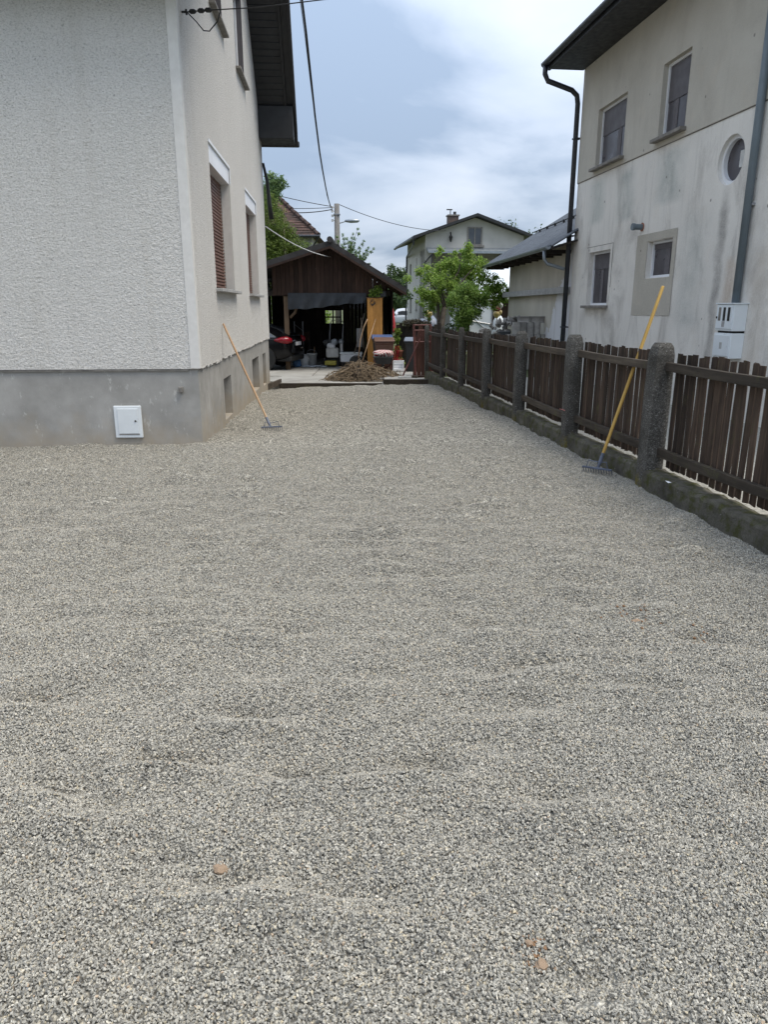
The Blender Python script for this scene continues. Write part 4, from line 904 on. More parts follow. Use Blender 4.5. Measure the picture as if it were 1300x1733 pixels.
# motor cultivator with upright handle
MO = thing('motor_mower', 'old motor mower with tall looped handle inside the garage', 'mower', (-1.72, 25.0, GZ))
hb = [V(-.12, 0, .55), V(-.10, .05, 1.0), V(-.07, .10, 1.42), V(-.02, .11, 1.50), V(.30, .11, 1.50), V(.36, .10, 1.42), V(.33, .05, 1.0), V(.30, 0, .5)]
mb = MB(); mb.tube(hb, .014, 8); mb.build('handle', MT['steel'], MO, smooth=True)
for p, r_, l_ in ((V(-.22, 0, .78), .11, .16), (V(.05, .02, .80), .12, .2), (V(.28, 0, .82), .09, .14)):
    mb = MB(); mb.lathe([(r_ * .4, -l_ / 2), (r_ * .85, -l_ / 2 + .02), (r_ * .8, -.01), (r_, .01), (r_, l_ / 2 - .02), (r_ * .5, l_ / 2)], p, 14, 'y'); mb.build('engine', MT['bingrey'] if p.x < 0 else MT['zinc'], MO)
mb = MB(); mb.box(-.22, .20, -.22, .12, .30, .62); mb.build('housing', MT['white_dirty'], MO, bevel=.05)
mb = MB(); mb.lathe([(.02, .60), (.13, .61), (.15, .68), (.12, .76), (.04, .78)], (-.05, -.10, 0), 16); mb.build('fuel_tank', MT['white_pvc'], MO, smooth=True)
mb = MB(); mb.box(-.27, .12, -.25, .1, .05, .20); mb.build('deck', MT['yellow'], MO, bevel=.03)
for s in (-1, 1):
    mb = MB(); mb.lathe([(.05, -.04), (.14, -.05), (.15, 0), (.14, .05), (.05, .04)], (s * .26, -.02, .15), 18, 'x'); mb.build('wheel', MT['black'], MO, smooth=True)
mb = MB(); mb.box(.24, .34, -.03, .05, .3, .86); mb.build('column', MT['steel'], MO, bevel=.01)
BX = thing('cool_box', 'long white box lying beside the motor mower', 'box', (-1.10, 24.9, GZ))
mb = MB(); mb.box(-.36, .36, -.2, .2, .16, .42); mb.build('body', MT['white_pvc'], BX, bevel=.03)
mb = MB(); mb.box(-.38, .38, -.21, .21, .425, .48); mb.build('lid', MT['box_white'], BX, bevel=.015)
mb = MB(); [mb.box(a, a + .07, -.18, .18, 0, .16) for a in (-.33, .26)]; mb.build('feet', MT['darkboard'], BX)
mb = MB(); mb.box(.10, .24, -.08, .06, .48, .55); mb.build('handle', MT['bingrey'], BX, bevel=.02)
BU = thing('bucket', 'grey plastic bucket standing on white sheet in the garage', 'bucket', (-2.45, 25.2, GZ + .02))
mb = MB(); mb.lathe([(.13, 0), (.17, .36), (.18, .36), (.18, .40), (.165, .40), (.155, .36), (.12, .03)], n=20); mb.build('pail', MT['white_dirty'], BU, smooth=True)
mb = MB(); mb.tube([V(-.18, 0, .38), V(-.12, -.12, .50), V(0, -.15, .54), V(.12, -.12, .50), V(.18, 0, .38)], .006, 5); mb.build('bail', MT['steel'], BU)
mb = MB(); mb.tube([V(.06, 0, .1), V(.09, .02, .62)], .012, 6); mb.build('stirring_stick', MT['handle2'], BU)
blob('sack', 'blue and white sack leaning on the bucket in the garage', 'sack', (-2.68, 25.05, GZ + .01), (.14, .12, .20), MT['white_dirty'], 3)
blob('sack', 'blue sack lying behind the black car tail', 'sack', (-2.92, 24.75, GZ), (.12, .10, .12), MT['bluebag'], 4)
blob('sack', 'dark blue sack standing between the white sack and the car', 'sack', (-2.80, 25.15, GZ), (.10, .10, .17), MT['bluebag'], 14)
blob('sack', 'pale sack lying under the rear of the black car', 'sack', (-3.16, 24.9, GZ), (.15, .11, .09), MT['white_dirty'], 6)
SH = thing('plastic_sheet', 'crumpled white plastic sheet on the garage floor', 'sheet', (-2.35, 24.9, GZ))
mb = MB(); vs = []
for j in range(13):
    for i in range(19): vs.append(V(-.42 + .84 * i / 18 + .03 * math.sin(j), -.3 + .5 * j / 12, .012 + .03 * abs(math.sin(i * 1.3 + j * .7) * math.sin(j * 1.1 - i * .4))))
mb.add(vs, [(j * 19 + i, j * 19 + i + 1, j * 19 + 20 + i, j * 19 + 19 + i) for j in range(12) for i in range(18)]); mb.build('sheet', MT['foil'], SH, recenter=False)
LD = thing('step_ladder', 'small aluminium step ladder behind the black car', 'ladder', (-3.0, 26.3, GZ))
for s in (-.15, .15):
    mb = MB(); mb.tube([V(s, 0, 0), V(s, 0, 1.45)], .02, 6); mb.build('stile', MT['steel'], LD)
for z in (.35, .65, .95): 
    mb = MB(); mb.beam(V(-.15, 0, z), V(.15, 0, z), .06, .025); mb.build('rung', MT['steel'], LD)
mb = MB(); mb.tube([V(-.15, .02, 1.35), V(.15, .02, 1.12)], .012, 6); mb.build('brace', MT['steel'], LD)
CR = thing('crate', 'brown wooden crate on its side behind the ladder', 'crate', (-2.85, 26.6, .55))
for z in (0, .09, .18):
    mb = MB(); mb.box(-.2, .2, -.015, 0, z, z + .075); mb.build('slat', MT['brownboard'], CR)
mb = MB(); mb.box(-.2, .2, 0, .25, 0, .25); mb.build('body', MT['brownboard'], CR)
mb = MB(); [mb.box(x_, x_ + .05, .02, .07, -.8, 0) for x_ in (-.2, .15)]; mb.build('legs', MT['darkboard'], CR)
WH = thing('cart_wheel', 'small black wheel with pale hub behind the branch pile', 'wheel', (-.88, 23.6, GZ))
mb = MB(); mb.lathe([(.17, -.03), (.215, -.04), (.23, 0), (.215, .04), (.17, .03)], (0, 0, .23), 26, 'y'); mb.build('tyre', MT['black'], WH, smooth=True)
mb = MB(); mb.lathe([(.16, -.008), (.05, -.03), (.05, .03), (.16, .008)], (0, 0, .23), 20, 'y'); mb.build('hub', MT['white_dirty'], WH)
PN = thing('board', 'grey metal sheet leaning on the dark garage wall', 'board', (-.85, 25.6, .35))
mb = MB(); mb.box(-.09, .09, 0, .02, 0, .62); mb.build('sheet', MT['steel'], PN)
mb = MB(); mb.box(-.12, .12, -.1, .2, -.61, 0); mb.build('stand', MT['darkboard'], PN)
HO = thing('hose_coil', 'coiled hose hanging under the garage eave by the house corner', 'hose', (-3.5, 23.7, 2.15))
mb = MB()
for r_ in (.13, .16, .19): mb.tube([V(r_ * math.cos(a), .02 * math.sin(3 * a + r_ * 30), r_ * math.sin(a) + .2) for a in np.linspace(0, 2 * math.pi, 22)], .016, 6, False)
mb.build('coil', MT['bingrey'], HO, smooth=True)

# ================================================================== CLUTTER ON THE APRON
def wheelie(label, loc, rz_, body, lid, s=1.0, lidmat2=None):
    t = thing('wheelie_bin', label, 'bin', loc, rz_); m_ = MB()
    secs = [(0.02, .20, .23), (.25, .22, .25), (.86, .265, .31), (.90, .285, .33), (.94, .285, .33)]; vs = []
    for z, a, b in secs: vs += [V(-a, -b, z), V(a, -b, z), V(a, b, z), V(-a, b, z)]
    fs = [(3, 2, 1, 0), (16, 17, 18, 19)] + [(i * 4 + j, i * 4 + (j + 1) % 4, i * 4 + 4 + (j + 1) % 4, i * 4 + 4 + j) for i in range(4) for j in range(4)]
    m_.add([v * s for v in vs], fs); m_.build('body', body, t, bevel=.018)
    m_ = MB(); vs = []
    for x in (-.30, .30): vs += [V(x, -.36, .945), V(x, -.36, .975), V(x, -.15, 1.03), V(x, .2, 1.06), V(x, .37, 1.03), V(x, .37, .945)]
    m_.add([v * s for v in vs], [(0, 1, 2, 3, 4, 5), (11, 10, 9, 8, 7, 6)] + [(i, (i + 1) % 6, 6 + (i + 1) % 6, 6 + i) for i in range(6)]); m_.build('lid', lid, t, bevel=.012)
    m_ = MB(); m_.tube([V(-.26, .41, .98) * s, V(.26, .41, .98) * s], .016, 6); m_.build('handle', body, t)
    for q in (-1, 1):
        m_ = MB(); m_.lathe([(.03, -.03), (.095, -.03), (.10, 0), (.095, .03), (.03, .03)], V(q * .25, .22, .10) * s, 16, 'x'); m_.build('wheel', MT['black'], t)
    return t
wheelie('brown wheelie bin with lid slightly ajar beside the garage', (.0, 22.2, -.26), .06, MT['binbrown'], MT['binbrown'])
wheelie('dark grey wheelie bin with blue lid behind the brown one', (-.06, 23.05 - .15, -.26), .05, MT['bingrey'], MT['binblue'], 1.05)
wheelie('black wheelie bin with slate lid beside the red frame', (.92, 22.3, -.26), -.1, MT['bingrey'], MT['lidgrey'], 1.0)
# wheelbarrow with a red and white sack
WB = thing('wheelbarrow', 'dark rusty wheelbarrow under the red and white sack', 'wheelbarrow', (-.02, 21.35, -.255))
mb = MB(); vs = [V(-.20, -.24, .36), V(.20, -.24, .36), V(.22, .28, .36), V(-.22, .28, .36), V(-.29, -.34, .56), V(.29, -.34, .56), V(.30, .38, .56), V(-.30, .38, .56)]
mb.add(vs, [(3, 2, 1, 0), (0, 1, 5, 4), (1, 2, 6, 5), (2, 3, 7, 6), (3, 0, 4, 7)]); o = mb.build('tray', MT['bingrey'], WB); so = o.modifiers.new('s', 'SOLIDIFY'); so.thickness = .012
for s in (-1, 1):
    mb = MB(); mb.tube([V(s * .08, .55, .20), V(s * .22, 0, .33), V(s * .27, -.6, .50), V(s * .27, -.75, .52)], .018, 7); mb.build('shaft', MT['redpaint'], WB, smooth=True)
    mb = MB(); mb.tube([V(s * .22, -.15, .36), V(s * .24, -.28, 0.0), V(s * .20, -.36, 0.0)], .014, 6); mb.build('leg', MT['redpaint'], WB)
mb = MB(); mb.lathe([(.12, -.03), (.17, -.04), (.19, 0), (.17, .04), (.12, .03)], (0, .55, .19), 20, 'x'); mb.build('wheel', MT['black'], WB, smooth=True)
q = NM('red_white_sack'); bx_ = q.n('ShaderNodeTexWave', {'Vector': q.map((1, 1, 1)), 'Scale': 5.5, 'Distortion': 5.0, 'Detail': 2.0}, bands_direction='DIAGONAL')
q.col(q.ramp(bx_.outputs[1], [(.45, (.62, .58, .54)), (.55, (.30, .02, .03))])).rough(.6); 
blob('sack', 'red and white printed sack lying in the wheelbarrow', 'sack', (-.02, 21.35, .29), (.29, .30, .10), q.m, 9, .08)
RN = thing('net', 'red mesh netting hanging beside the brown bin', 'net', (.36, 21.9, -.26))
mb = MB(); nx, nz = 14, 26; vs = []
for j in range(nz + 1):
    for i in range(nx + 1): t = j / nz; vs.append(V((-.09 + .18 * i / nx) * (.6 + .5 * math.sin(t * 3)) + .03 * math.sin(t * 9), .05 * math.sin(i * 1.4 + t * 5), .16 + .66 * t + .02 * math.sin(i)))
mb.add(vs, [(j * (nx + 1) + i, j * (nx + 1) + i + 1, (j + 1) * (nx + 1) + i + 1, (j + 1) * (nx + 1) + i) for j in range(nz) for i in range(nx) if (i + j * 3) % 5]); mb.build('mesh', MT['redcloth'], RN, recenter=False)
CB = thing('plastic_crate', 'white plastic crate standing on a grey block', 'crate', (.42, 21.55, -.10))
mb = MB()
for b in ((-.16, .16, -.12, -.10, 0, .04), (-.16, .16, -.12, -.10, .22, .27), (-.16, -.13, -.12, -.10, .04, .22), (.13, .16, -.12, -.10, .04, .22), (-.16, .16, .1, .12, 0, .27), (-.16, -.14, -.10, .10, 0, .27), (.14, .16, -.1, .1, 0, .27), (-.14, .14, -.1, .1, 0, .02)): mb.box(*b)
mb.build('body', MT['white_pvc'], CB); mb = MB(); [mb.box(-.13, .13, -.105, -.10, z, z + .012) for z in (.08, .12, .16)]; mb.build('slats', MT['lidgrey'], CB)
CBK = thing('concrete_block', 'grey concrete block under the white crate', 'block', (.42, 21.5, -.255)); mb = MB(); mb.box(-.22, .22, -.15, .15, 0, .15); mb.build('block', MT['sill'], CBK, bevel=.008)
for i, (x_, y_, s_, lab) in enumerate(((.46, 22.15, 1.0, 'upper terracotta pot of the pair behind the white crate'), (.44, 22.12, 1.15, 'lower terracotta pot of the pair behind the white crate'))):
    t = thing('flower_pot', lab, 'pot', (x_, y_, .22 if i == 0 else -.02)); mb = MB(); mb.lathe([(.08 * s_, 0), (.11 * s_, .17), (.125 * s_, .17), (.125 * s_, .21), (.105 * s_, .21), (.075 * s_, .03)], n=18); mb.build('pot', MT['terracotta'], t, smooth=True)
t = thing('garden_table', 'low dark table carrying the terracotta pots', 'table', (.48, 22.15, -.26)); mb = MB(); mb.box(-.25, .25, -.15, .15, .18, .235); mb.build('top', MT['darkboard'], t)
for s in (-1, 1):
    for u_ in (-1, 1): mb = MB(); mb.box(s * .2 - .02, s * .2 + .02, u_ * .11 - .02, u_ * .11 + .02, 0, .18); mb.build('leg', MT['darkboard'], t)
# rusty red steel frame leaning on the fence
RF = thing('scaffold_trestle', 'rusty red steel frame leaning on the fence end', 'trestle', (.95, 19.9, -.13)); fm = lambda a, b, z: V(-.16 + a * .46 + .06 * (1 - z), .10 * z + .1 * a, z * 1.36)
for a in (0, 1):
    mb = MB(); mb.tube([fm(a, 0, .02), fm(a, 0, 1)], .03, 8); mb.build('stile', MT['redpaint'], RF)
for z in (.98, .88, .66): mb = MB(); mb.tube([fm(0, 0, z), fm(1, 0, z)], .022, 6); mb.build('crossbar', MT['redpaint'], RF)
for k in range(1, 8): mb = MB(); mb.tube([fm(k / 8, 0, .66), fm(k / 8, 0, .88)], .010, 5); mb.build('bar', MT['redpaint'], RF)
mb = MB(); mb.tube([fm(.62, 0, .0) + V(0, -.03, 0), fm(.7, 0, .95) + V(0, -.03, 0)], .018, 7); mb.build('upright', MT['redpaint'], RF)
for k in range(5):
    t = thing('plank', ('leftmost', 'second', 'middle', 'fourth', 'rightmost')[k] + ' of the red brown planks leaning behind the red frame', 'plank', (.84 + k * .115, 20.12, -.13), group='red brown planks behind the red frame'); mb = MB(); mb.beam(V(0, 0, 0), V(.05 - .01 * k, .12, 1.05 + .09 * ((k * 3) % 4)), .108, .02, V(0, 1, 0)); mb.build('board', MT['redwood'], t)
t = thing('steel_bar', 'red steel bar propped diagonally against the red frame', 'bar', (.50, 19.75, -.13)); p = atY(712, 572, 19.85) - V(.50, 19.75, -.13); mb = MB(); mb.tube([V(0, 0, .01), p], .022, 8); mb.build('bar', MT['redpaint'], t)
for i, (x_, y_, l_, r_, m__, lab) in enumerate(((.55, 19.35, .34, .2, 'white_dirty', 'pale offcut board lying by the red bar'), (.75, 19.45, .3, -.5, 'rail', 'dark offcut lying before the red frame'), (.92, 19.5, .42, .1, 'brownboard', 'brown offcut lying at the foot of the red frame'))):
    t = thing('offcut', lab, 'wood', (x_, y_, -.128), r_); mb = MB(); mb.box(-l_ / 2, l_ / 2, -.05, .05, 0, .05); mb.build('piece', MT[m__], t, bevel=.004)
mb = MB(); mb.box(-.0, 1.36, 18.62, 18.74, -.24, -.10); o = mb.build('edge_beam', MT['rail'], None, bevel=.01); tag(o, 'weathered timber beam edging the gravel before the red frame', 'beam')
mb = MB(); mb.box(-2.72, -.05, 19.02, 19.12, -.40, -.235); o = mb.build('edge_beam', MT['rail'], None, bevel=.01); tag(o, 'long timber beam edging the gravel before the branch pile', 'beam')
# ---- heap of cut branches
BP = thing('branch_heap', 'heap of dry cut branches and roots on the concrete apron', 'branches', (-.62, 19.95, -.25))
bm = bmesh.new(); bmesh.ops.create_icosphere(bm, subdivisions=4, radius=1.0)
for v in bm.verts:
    c = v.co; d_ = 1 + .10 * math.sin(c.x * 9) * math.sin(c.y * 8 + 1) + .06 * math.sin(c.z * 15 + c.x * 6); v.co = V(c.x * .46 * d_ - .12, c.y * .34 * d_, max(0, c.z) * .37 * d_)
me = bpy.data.meshes.new('mound'); bm.to_mesh(me); bm.free(); me.materials.append(MT['straw']); place('mound', me, BP)
mb = MB(); g = random.Random(21)
for k in range(640):
    a = g.uniform(0, 6.283); rr = g.random() ** .6; rx, ry = rr * 1.08, rr * .5; x_ = math.cos(a) * rx + (.12 if rr > .6 else -.05); y_ = math.sin(a) * ry
    hgt = (.44 + .10 * math.sin(a * 3 + 1)) * max(0, 1 - (rr * 1.02) ** 1.5); z_ = hgt * g.uniform(.45, 1.05) + .015
    ln = g.uniform(.2, .6); an = a + g.gauss(0, .8); el = -math.atan2(.52 * 1.7 * rr, 1.2) * .8 + g.gauss(0, .34)
    d_ = V(math.cos(an) * math.cos(el), math.sin(an) * math.cos(el) * .7, math.sin(el)); p0 = V(x_, y_, z_) - d_ * ln * .5; p2 = V(x_, y_, z_) + d_ * ln * .5
    p0.z = max(.012, p0.z); p2.z = max(.012, p2.z); p1 = p0.lerp(p2, .5) + V(g.gauss(0, .02), g.gauss(0, .02), g.gauss(.015, .02)); r_ = g.uniform(.005, .013)
    mb.tube([p0, p1, p2], [r_, r_ * .9, r_ * .5], 4)
mb.build('twigs', MT['stick'], BP, kind='stuff', recenter=False)
# ---- rotten back fence overgrown with ivy, between garage and picket fence
BF = thing('back_fence', 'dark overgrown board fence closing the yard behind the bins', 'fence', (.5, 24.6, -.3))
for k in range(14): mb = MB(); x_ = -.10 + k * .105; mb.box(x_, x_ + .104, 0, .02, 0, 1.42 + .06 * math.sin(k * 2.1)); mb.build('board', MT['darkboard'], BF)
mb = MB(); mb.beam(V(-.12, -.03, 1.1), V(1.4, -.03, 1.1), .03, .07); mb.build('rail', MT['darkboard'], BF)
t = thing('ivy', 'bright ivy climbing the back fence between the bins', 'ivy', (.40, 24.4, -.3)); leaves('foliage', [(0.02, 0, .35, .14), (.03, 0, .65, .13), (.0, 0, .95, .14), (.05, 0, 1.2, .12), (.08, -.2, .15, .2)], 1300, .035, MT['leaf_apple'], t, seed=3); mb = MB(); mb.tube([V(0, 0, 0), V(.02, .02, .7), V(.05, 0, 1.2)], [.02, .015, .006], 6); mb.build('stem', MT['bark'], t)
t = thing('creeper', 'dry brown creeper lying along the top of the back fence', 'creeper', (1.05, 24.5, 1.12)); leaves('foliage', [(-.25, 0, .05, .2), (0, 0, .06, .22), (.3, 0, .03, .2)], 1200, .03, leaf('dry_creeper_leaf', (.03, .028, .018), (.07, .06, .04), (.13, .11, .075), .2), t, seed=4, zsq=.6); mb = MB(); mb.tube([V(-.4, 0, 0), V(0, .03, .05), V(.45, 0, 0)], .015, 5); mb.build('stem', MT['bark'], t)

# ================================================================== NEIGHBOUR'S GARDEN
def pt(u, v, Y): return atY(u, v, Y)
AT = thing('apple_tree', 'spreading fruit tree with fresh light green leaves behind the fence', 'tree', (1.85, 25.0, .05))
b0 = V(1.85, 25.0, .05); cl = []; g = random.Random(5)
for (u, v, r_, dy) in ((728, 470, .45, 0), (745, 452, .35, .3), (760, 445, .35, 0), (720, 500, .38, -.2), (712, 492, .28, .3), (735, 505, .42, .2), (760, 480, .5, 0), (780, 455, .45, .4), (793, 434, .34, 0), (800, 455, .5, .3), (815, 470, .5, 0), (830, 490, .42, .3), (845, 485, .35, 0), (852, 505, .3, .3), (838, 515, .3, 0), (800, 490, .5, .5), (775, 500, .5, .3), (788, 428, .28, .2), (818, 448, .32, .4), (730, 520, .32, .5), (860, 492, .22, 0), (748, 530, .25, .6)):
    p = pt(u, v, 25.0 + dy) - b0; cl.append((p.x, p.y, p.z, r_ * .74))
    for q in range(4): cl.append((p.x + g.gauss(0, r_ * .7), p.y + g.gauss(0, r_ * .8), p.z + g.gauss(0, r_ * .55), r_ * g.uniform(.25, .5)))
leaves('crown', cl, 26000, .036, MT['leaf_apple'], AT, seed=11, shell=.15)
mb = MB(); fork = pt(752, 520, 25.0) - b0; mb.tube([V(0, 0, 0), V(.02, 0, .6), fork], [.11, .10, .085], 9); f2 = pt(742, 512, 25.1) - b0; mb.tube([V(.05, .1, .0), V(-.02, .1, .8), f2], [.07, .06, .05], 8)
limb_tree(mb, fork, [pt(u, v, 25.1) - b0 for u, v in ((745, 452), (728, 470), (780, 440), (800, 455), (765, 470), (830, 490))], .06, 3); limb_tree(mb, f2, [pt(u, v, 25.1) - b0 for u, v in ((716, 492), (730, 480), (740, 470))], .035, 4)
mb.build('trunk', MT['bark'], AT, smooth=True, recenter=False)
SB = thing('shrub', 'vase shaped green shrub growing right behind the fence', 'shrub', (2.35, 22.5, .05)); b0 = V(2.35, 22.5, .05); cl = []; tips = []
for (u, v, r_) in ((775, 500, .26), (790, 490, .28), (805, 498, .26), (815, 508, .24), (770, 515, .24), (785, 512, .28), (800, 515, .28), (778, 532, .24), (792, 532, .26), (806, 530, .2), (780, 548, .22), (790, 545, .22), (822, 500, .16), (765, 505, .18), (785, 560, .2)):
    p = pt(u, v, 22.5) - b0; tips.append(p); cl.append((p.x, p.y + random.uniform(-.2, .2), p.z, r_)); cl.append((p.x + random.gauss(0, .15), p.y + random.gauss(0, .2), p.z + random.gauss(0, .12), r_ * .6))
leaves('crown', cl, 11000, .030, MT['leaf_shrub'], SB, seed=12, shell=.3, up=.2); mb = MB(); limb_tree(mb, V(0, 0, 0), tips[:10], .022, 8); mb.build('stems', MT['bark'], SB, recenter=False)
HB = thing('shrub', 'low dark shrub at the fence below the fruit tree', 'shrub', (2.35, 25.6, .05)); leaves('crown', [(-.4, 0, .6, .4), (.1, 0, .7, .45), (-.8, .2, .55, .35), (.5, .1, .5, .35)], 2200, .05, MT['leaf_far'], HB, seed=13); mb = MB(); limb_tree(mb, V(0, 0, 0), [V(-.4, 0, .7), V(.2, 0, .8), (-.8, .2, .6)], .03, 2); mb.build('stems', MT['bark'], HB)
# foil greenhouse
TB = V(3.5, 28.0, .05); TE = thing('foil_tent', 'white foil garden tent behind the fruit tree', 'tent', TB, RA)
mb = MB(); mb.prism([V(-.62, 0, 0), V(.52, 0, 0), V(.52, 0, 1.62), V(.30, 0, 1.86), V(-.40, 0, 1.80), V(-.62, 0, 1.55)], V(0, 2.2, 0)); mb.build('cover', MT['foil'], TE, bevel=.03)
for a, b in ((V(.53, -.02, 0), V(.53, -.02, 1.64)), (V(-.62, -.02, 1.2), V(.53, -.02, 1.0)), (V(.53, -.02, 1.64), V(.30, -.02, 1.88)), (V(-.62, -.02, 0), V(-.62, -.02, 1.55)), (V(.30, -.02, 1.88), V(-.40, -.02, 1.82)), (V(-.55, -.02, 1.55), V(.5, -.02, .65))):
    mb = MB(); mb.tube([a, b], .018, 6); mb.build('pole', MT['steel'], TE)
t = thing('foil_roll', 'white rounded foil bundle beside the garden tent', 'bundle', (4.22, 27.6, .05)); mb = MB(); mb.lathe([(.05, 0), (.22, .05), (.24, .7), (.2, 1.15), (.08, 1.32)], n=18); mb.build('body', MT['foil'], t, smooth=True)
# balloons
for (u, v, r_, mk, lab) in ((838, 519, .10, 'balloon_w', 'white balloon at the top of the bunch by the tent'), (842, 524, .12, 'balloon_r', 'maroon balloon in the middle of the bunch'), (847, 518, .10, 'balloon_w', 'small white balloon right of the bunch'), (841, 532, .125, 'balloon_y', 'pale yellow balloon at the bottom of the bunch'), (846, 529, .09, 'balloon_y', 'smaller yellow balloon beside the bunch'), (726, 532, .13, 'balloon_y', 'single pale yellow balloon left of the fruit tree trunk')):
    p = pt(u, v, 26.6); t = thing('balloon', lab, 'balloon', (p.x, p.y, p.z - r_ * 1.2), group='balloons in the garden'); mb = MB(); mb.lathe([(.01, -.03), (.012, 0), (r_ * .45, r_ * .35), (r_ * .88, r_ * .9), (r_, r_ * 1.35), (r_ * .85, r_ * 1.9), (r_ * .45, r_ * 2.25), (.01, r_ * 2.35)], n=18); mb.build('skin', MT[mk], t, smooth=True)
    mb = MB(); mb.tube([V(0, 0, -.03), V(.01, .01, -.4), V(0, 0, -(p.z - r_ * 1.2) + .06)], .003, 4); mb.build('string', MT['cable_w'], t)
# pale lean-to roof behind the tree
LT = thing('lean_to', 'lean-to with pale corrugated sheet roof behind the outbuilding', 'shed', (4.6, 29.6, .0), RA); mb = MB(); vs = []; fs = []
for i in range(41):
    x_ = -1.0 + 3.2 * i / 40; hgt = .035 * (i % 2); vs += [V(x_, -.6, 2.05 + hgt), V(x_, 1.9, 3.35 + hgt)]
    if i: b_ = len(vs) - 4; fs.append((b_, b_ + 2, b_ + 3, b_ + 1))
mb.add(vs, fs); o = mb.build('roof', MT['foil'], LT, recenter=False); so = o.modifiers.new('s', 'SOLIDIFY'); so.thickness = .02
mb = MB(); mb.box(-.9, 2.1, -.2, 1.8, 0, 1.98); mb.build('wall', MT['brownboard'], LT)
mb = MB(); mb.box(-1.0, 2.2, -.62, -.58, 1.93, 2.03); mb.build('fascia', MT['white_dirty'], LT)
# stacked grey roof tiles
TS = thing('tile_stack', 'stacked grey roof tiles standing against the outbuilding wall', 'tiles', (3.35, 19.6, .05), RA)
prof = [(.085 * math.cos(a), .05 * math.sin(a)) for a in np.linspace(0, math.pi, 7)]
m_ = MB(); outer = [V(x, y, 0) for x, y in prof] + [V(x * .8, y * .72, 0) for x, y in reversed(prof)]; m_.prism(outer, V(0, 0, .30)); tm = m_.mesh('tile', MT['tile_grey'])
for row in range(4):
    for k in range(7):
        for dd in range(2):
            if row == 3 and k in (0, 5, 6): continue
            place('tile', tm, TS, (-.05 + k * .185 + random.uniform(-.01, .01), dd * .12 + random.uniform(-.01, .02), .02 + row * .305), (random.uniform(-.03, .03), random.uniform(-.03, .03), math.pi + random.uniform(-.1, .1)))
for k in range(4): place('tile', tm, TS, (.18 + k * .2, .1, 1.30), (random.uniform(-.03, .03), math.pi / 2, random.uniform(-.2, .2)))
t = thing('board', 'pale wooden board leaning beside the stacked tiles', 'board', (4.42, 19.5, .05)); mb = MB(); mb.beam(V(0, 0, 0), V(.05, .12, 1.02), .16, .02, V(0, 1, 0)); mb.build('plank', MT['sill'], t)
t = thing('trough', 'dark box between the rubble and the stacked tiles', 'box', (3.22, 19.9, .62)); mb = MB(); mb.box(-.16, .16, 0, .3, 0, .42); mb.build('body', MT['bingrey'], t, bevel=.01); mb = MB(); mb.box(-.16, .16, 0, .3, -.57, 0); mb.build('base', MT['rubble'], t)
RB = thing('rubble_pile', 'pile of broken grey stones left of the stacked tiles', 'stones', (3.0, 20.6, .05)); g = random.Random(3)
stn = []
for k in range(4):
    bm = bmesh.new(); bmesh.ops.create_icosphere(bm, subdivisions=1, radius=1.0)
    for v in bm.verts: v.co *= g.uniform(.65, 1.15)
    me = bpy.data.meshes.new('stone'); bm.to_mesh(me); bm.free(); me.materials.append(MT['rubble']); stn.append(me)
for k in range(170):
    x_ = g.uniform(-.55, 1.1); top_ = float(np.interp(x_, [-.55, -.2, .3, .7, 1.1], [.85, 1.1, 1.32, 1.36, 1.25])); z_ = top_ * (g.random() ** .55); s_ = g.uniform(.05, .11)
    place('stone', stn[k % 4], RB, (x_, g.uniform(-.25, .25) * (1.25 - z_ * .55), z_), (g.uniform(0, 6), g.uniform(0, 6), g.uniform(0, 6)), (s_ * 1.2, s_, s_ * .7))

# ================================================================== FAR HOUSE
FH = thing('house', 'distant two storey house with balcony, gable and red chimney', 'house', (3.1, 58, 0), RA); fw = 7.6
mb = MB(); mb.poly([V(0, 0, 5.9), V(fw, 0, 5.9), V(fw, 0, 6.9), V(fw / 2, 0, 8.15), V(0, 0, 6.9)])   # gable face
for a, b in ((0, .5), (fw - .5, fw)): mb.box(a, b, 0.004, 2.4, 0, 5.9)
mb.quad(V(.5, 2.4, 0), V(fw - .5, 2.4, 0), V(fw - .5, 2.4, 5.9), V(.5, 2.4, 5.9)); mb.quad(V(0, 0, 5.9), V(fw, 0, 5.9), V(fw, 2.4, 5.9), V(0, 2.4, 5.9))
fholes = [(6.9, 7.9, 4.0, 5.2), (3.9, 4.3, 4.2, 5.5), (1.9, 2.2, 4.2, 5.5), (6.6, 7.6, 1.3, 2.5), (3.6, 4.2, 1.5, 2.3)]
colwall(mb, lambda a, z: V(0, a, z), 0, 9.3, 0, 6.9, fholes, (.2, 0, 0)); mb.quad(V(fw, 0, 0), V(fw, 9.3, 0), V(fw, 9.3, 6.9), V(fw, 0, 6.9)); mb.poly([V(0, 9.3, 0), V(fw, 9.3, 0), V(fw, 9.3, 6.9), V(fw / 2, 9.3, 8.15), V(0, 9.3, 6.9)])
mb.build('wall', MT['farwall'], FH, recenter=False)
for a0, a1, z0, z1 in fholes:
    mb = MB(); mb.box(.12, .18, a0, a1, z0, z1); wn_ = mb.build('window', MT['glass'], FH); mb = MB(); mb.box(-.06, .1, a0 - .08, a1 + .08, z0 - .08, z0); mb.build('sill', MT['sill_brown'], FH)
mb = MB()
for xa, za, xb, zb in ((-1.0, 6.58, fw / 2, 8.2), (fw / 2, 8.2, fw + 1.0, 6.58)): mb.prism([V(xa, -.7, za), V(xb, -.7, zb), V(xb, -.7, zb + .2), V(xa, -.7, za + .2)], V(0, 10.6, 0))
fr = mb.build('roof', MT['eave'], FH, recenter=False)
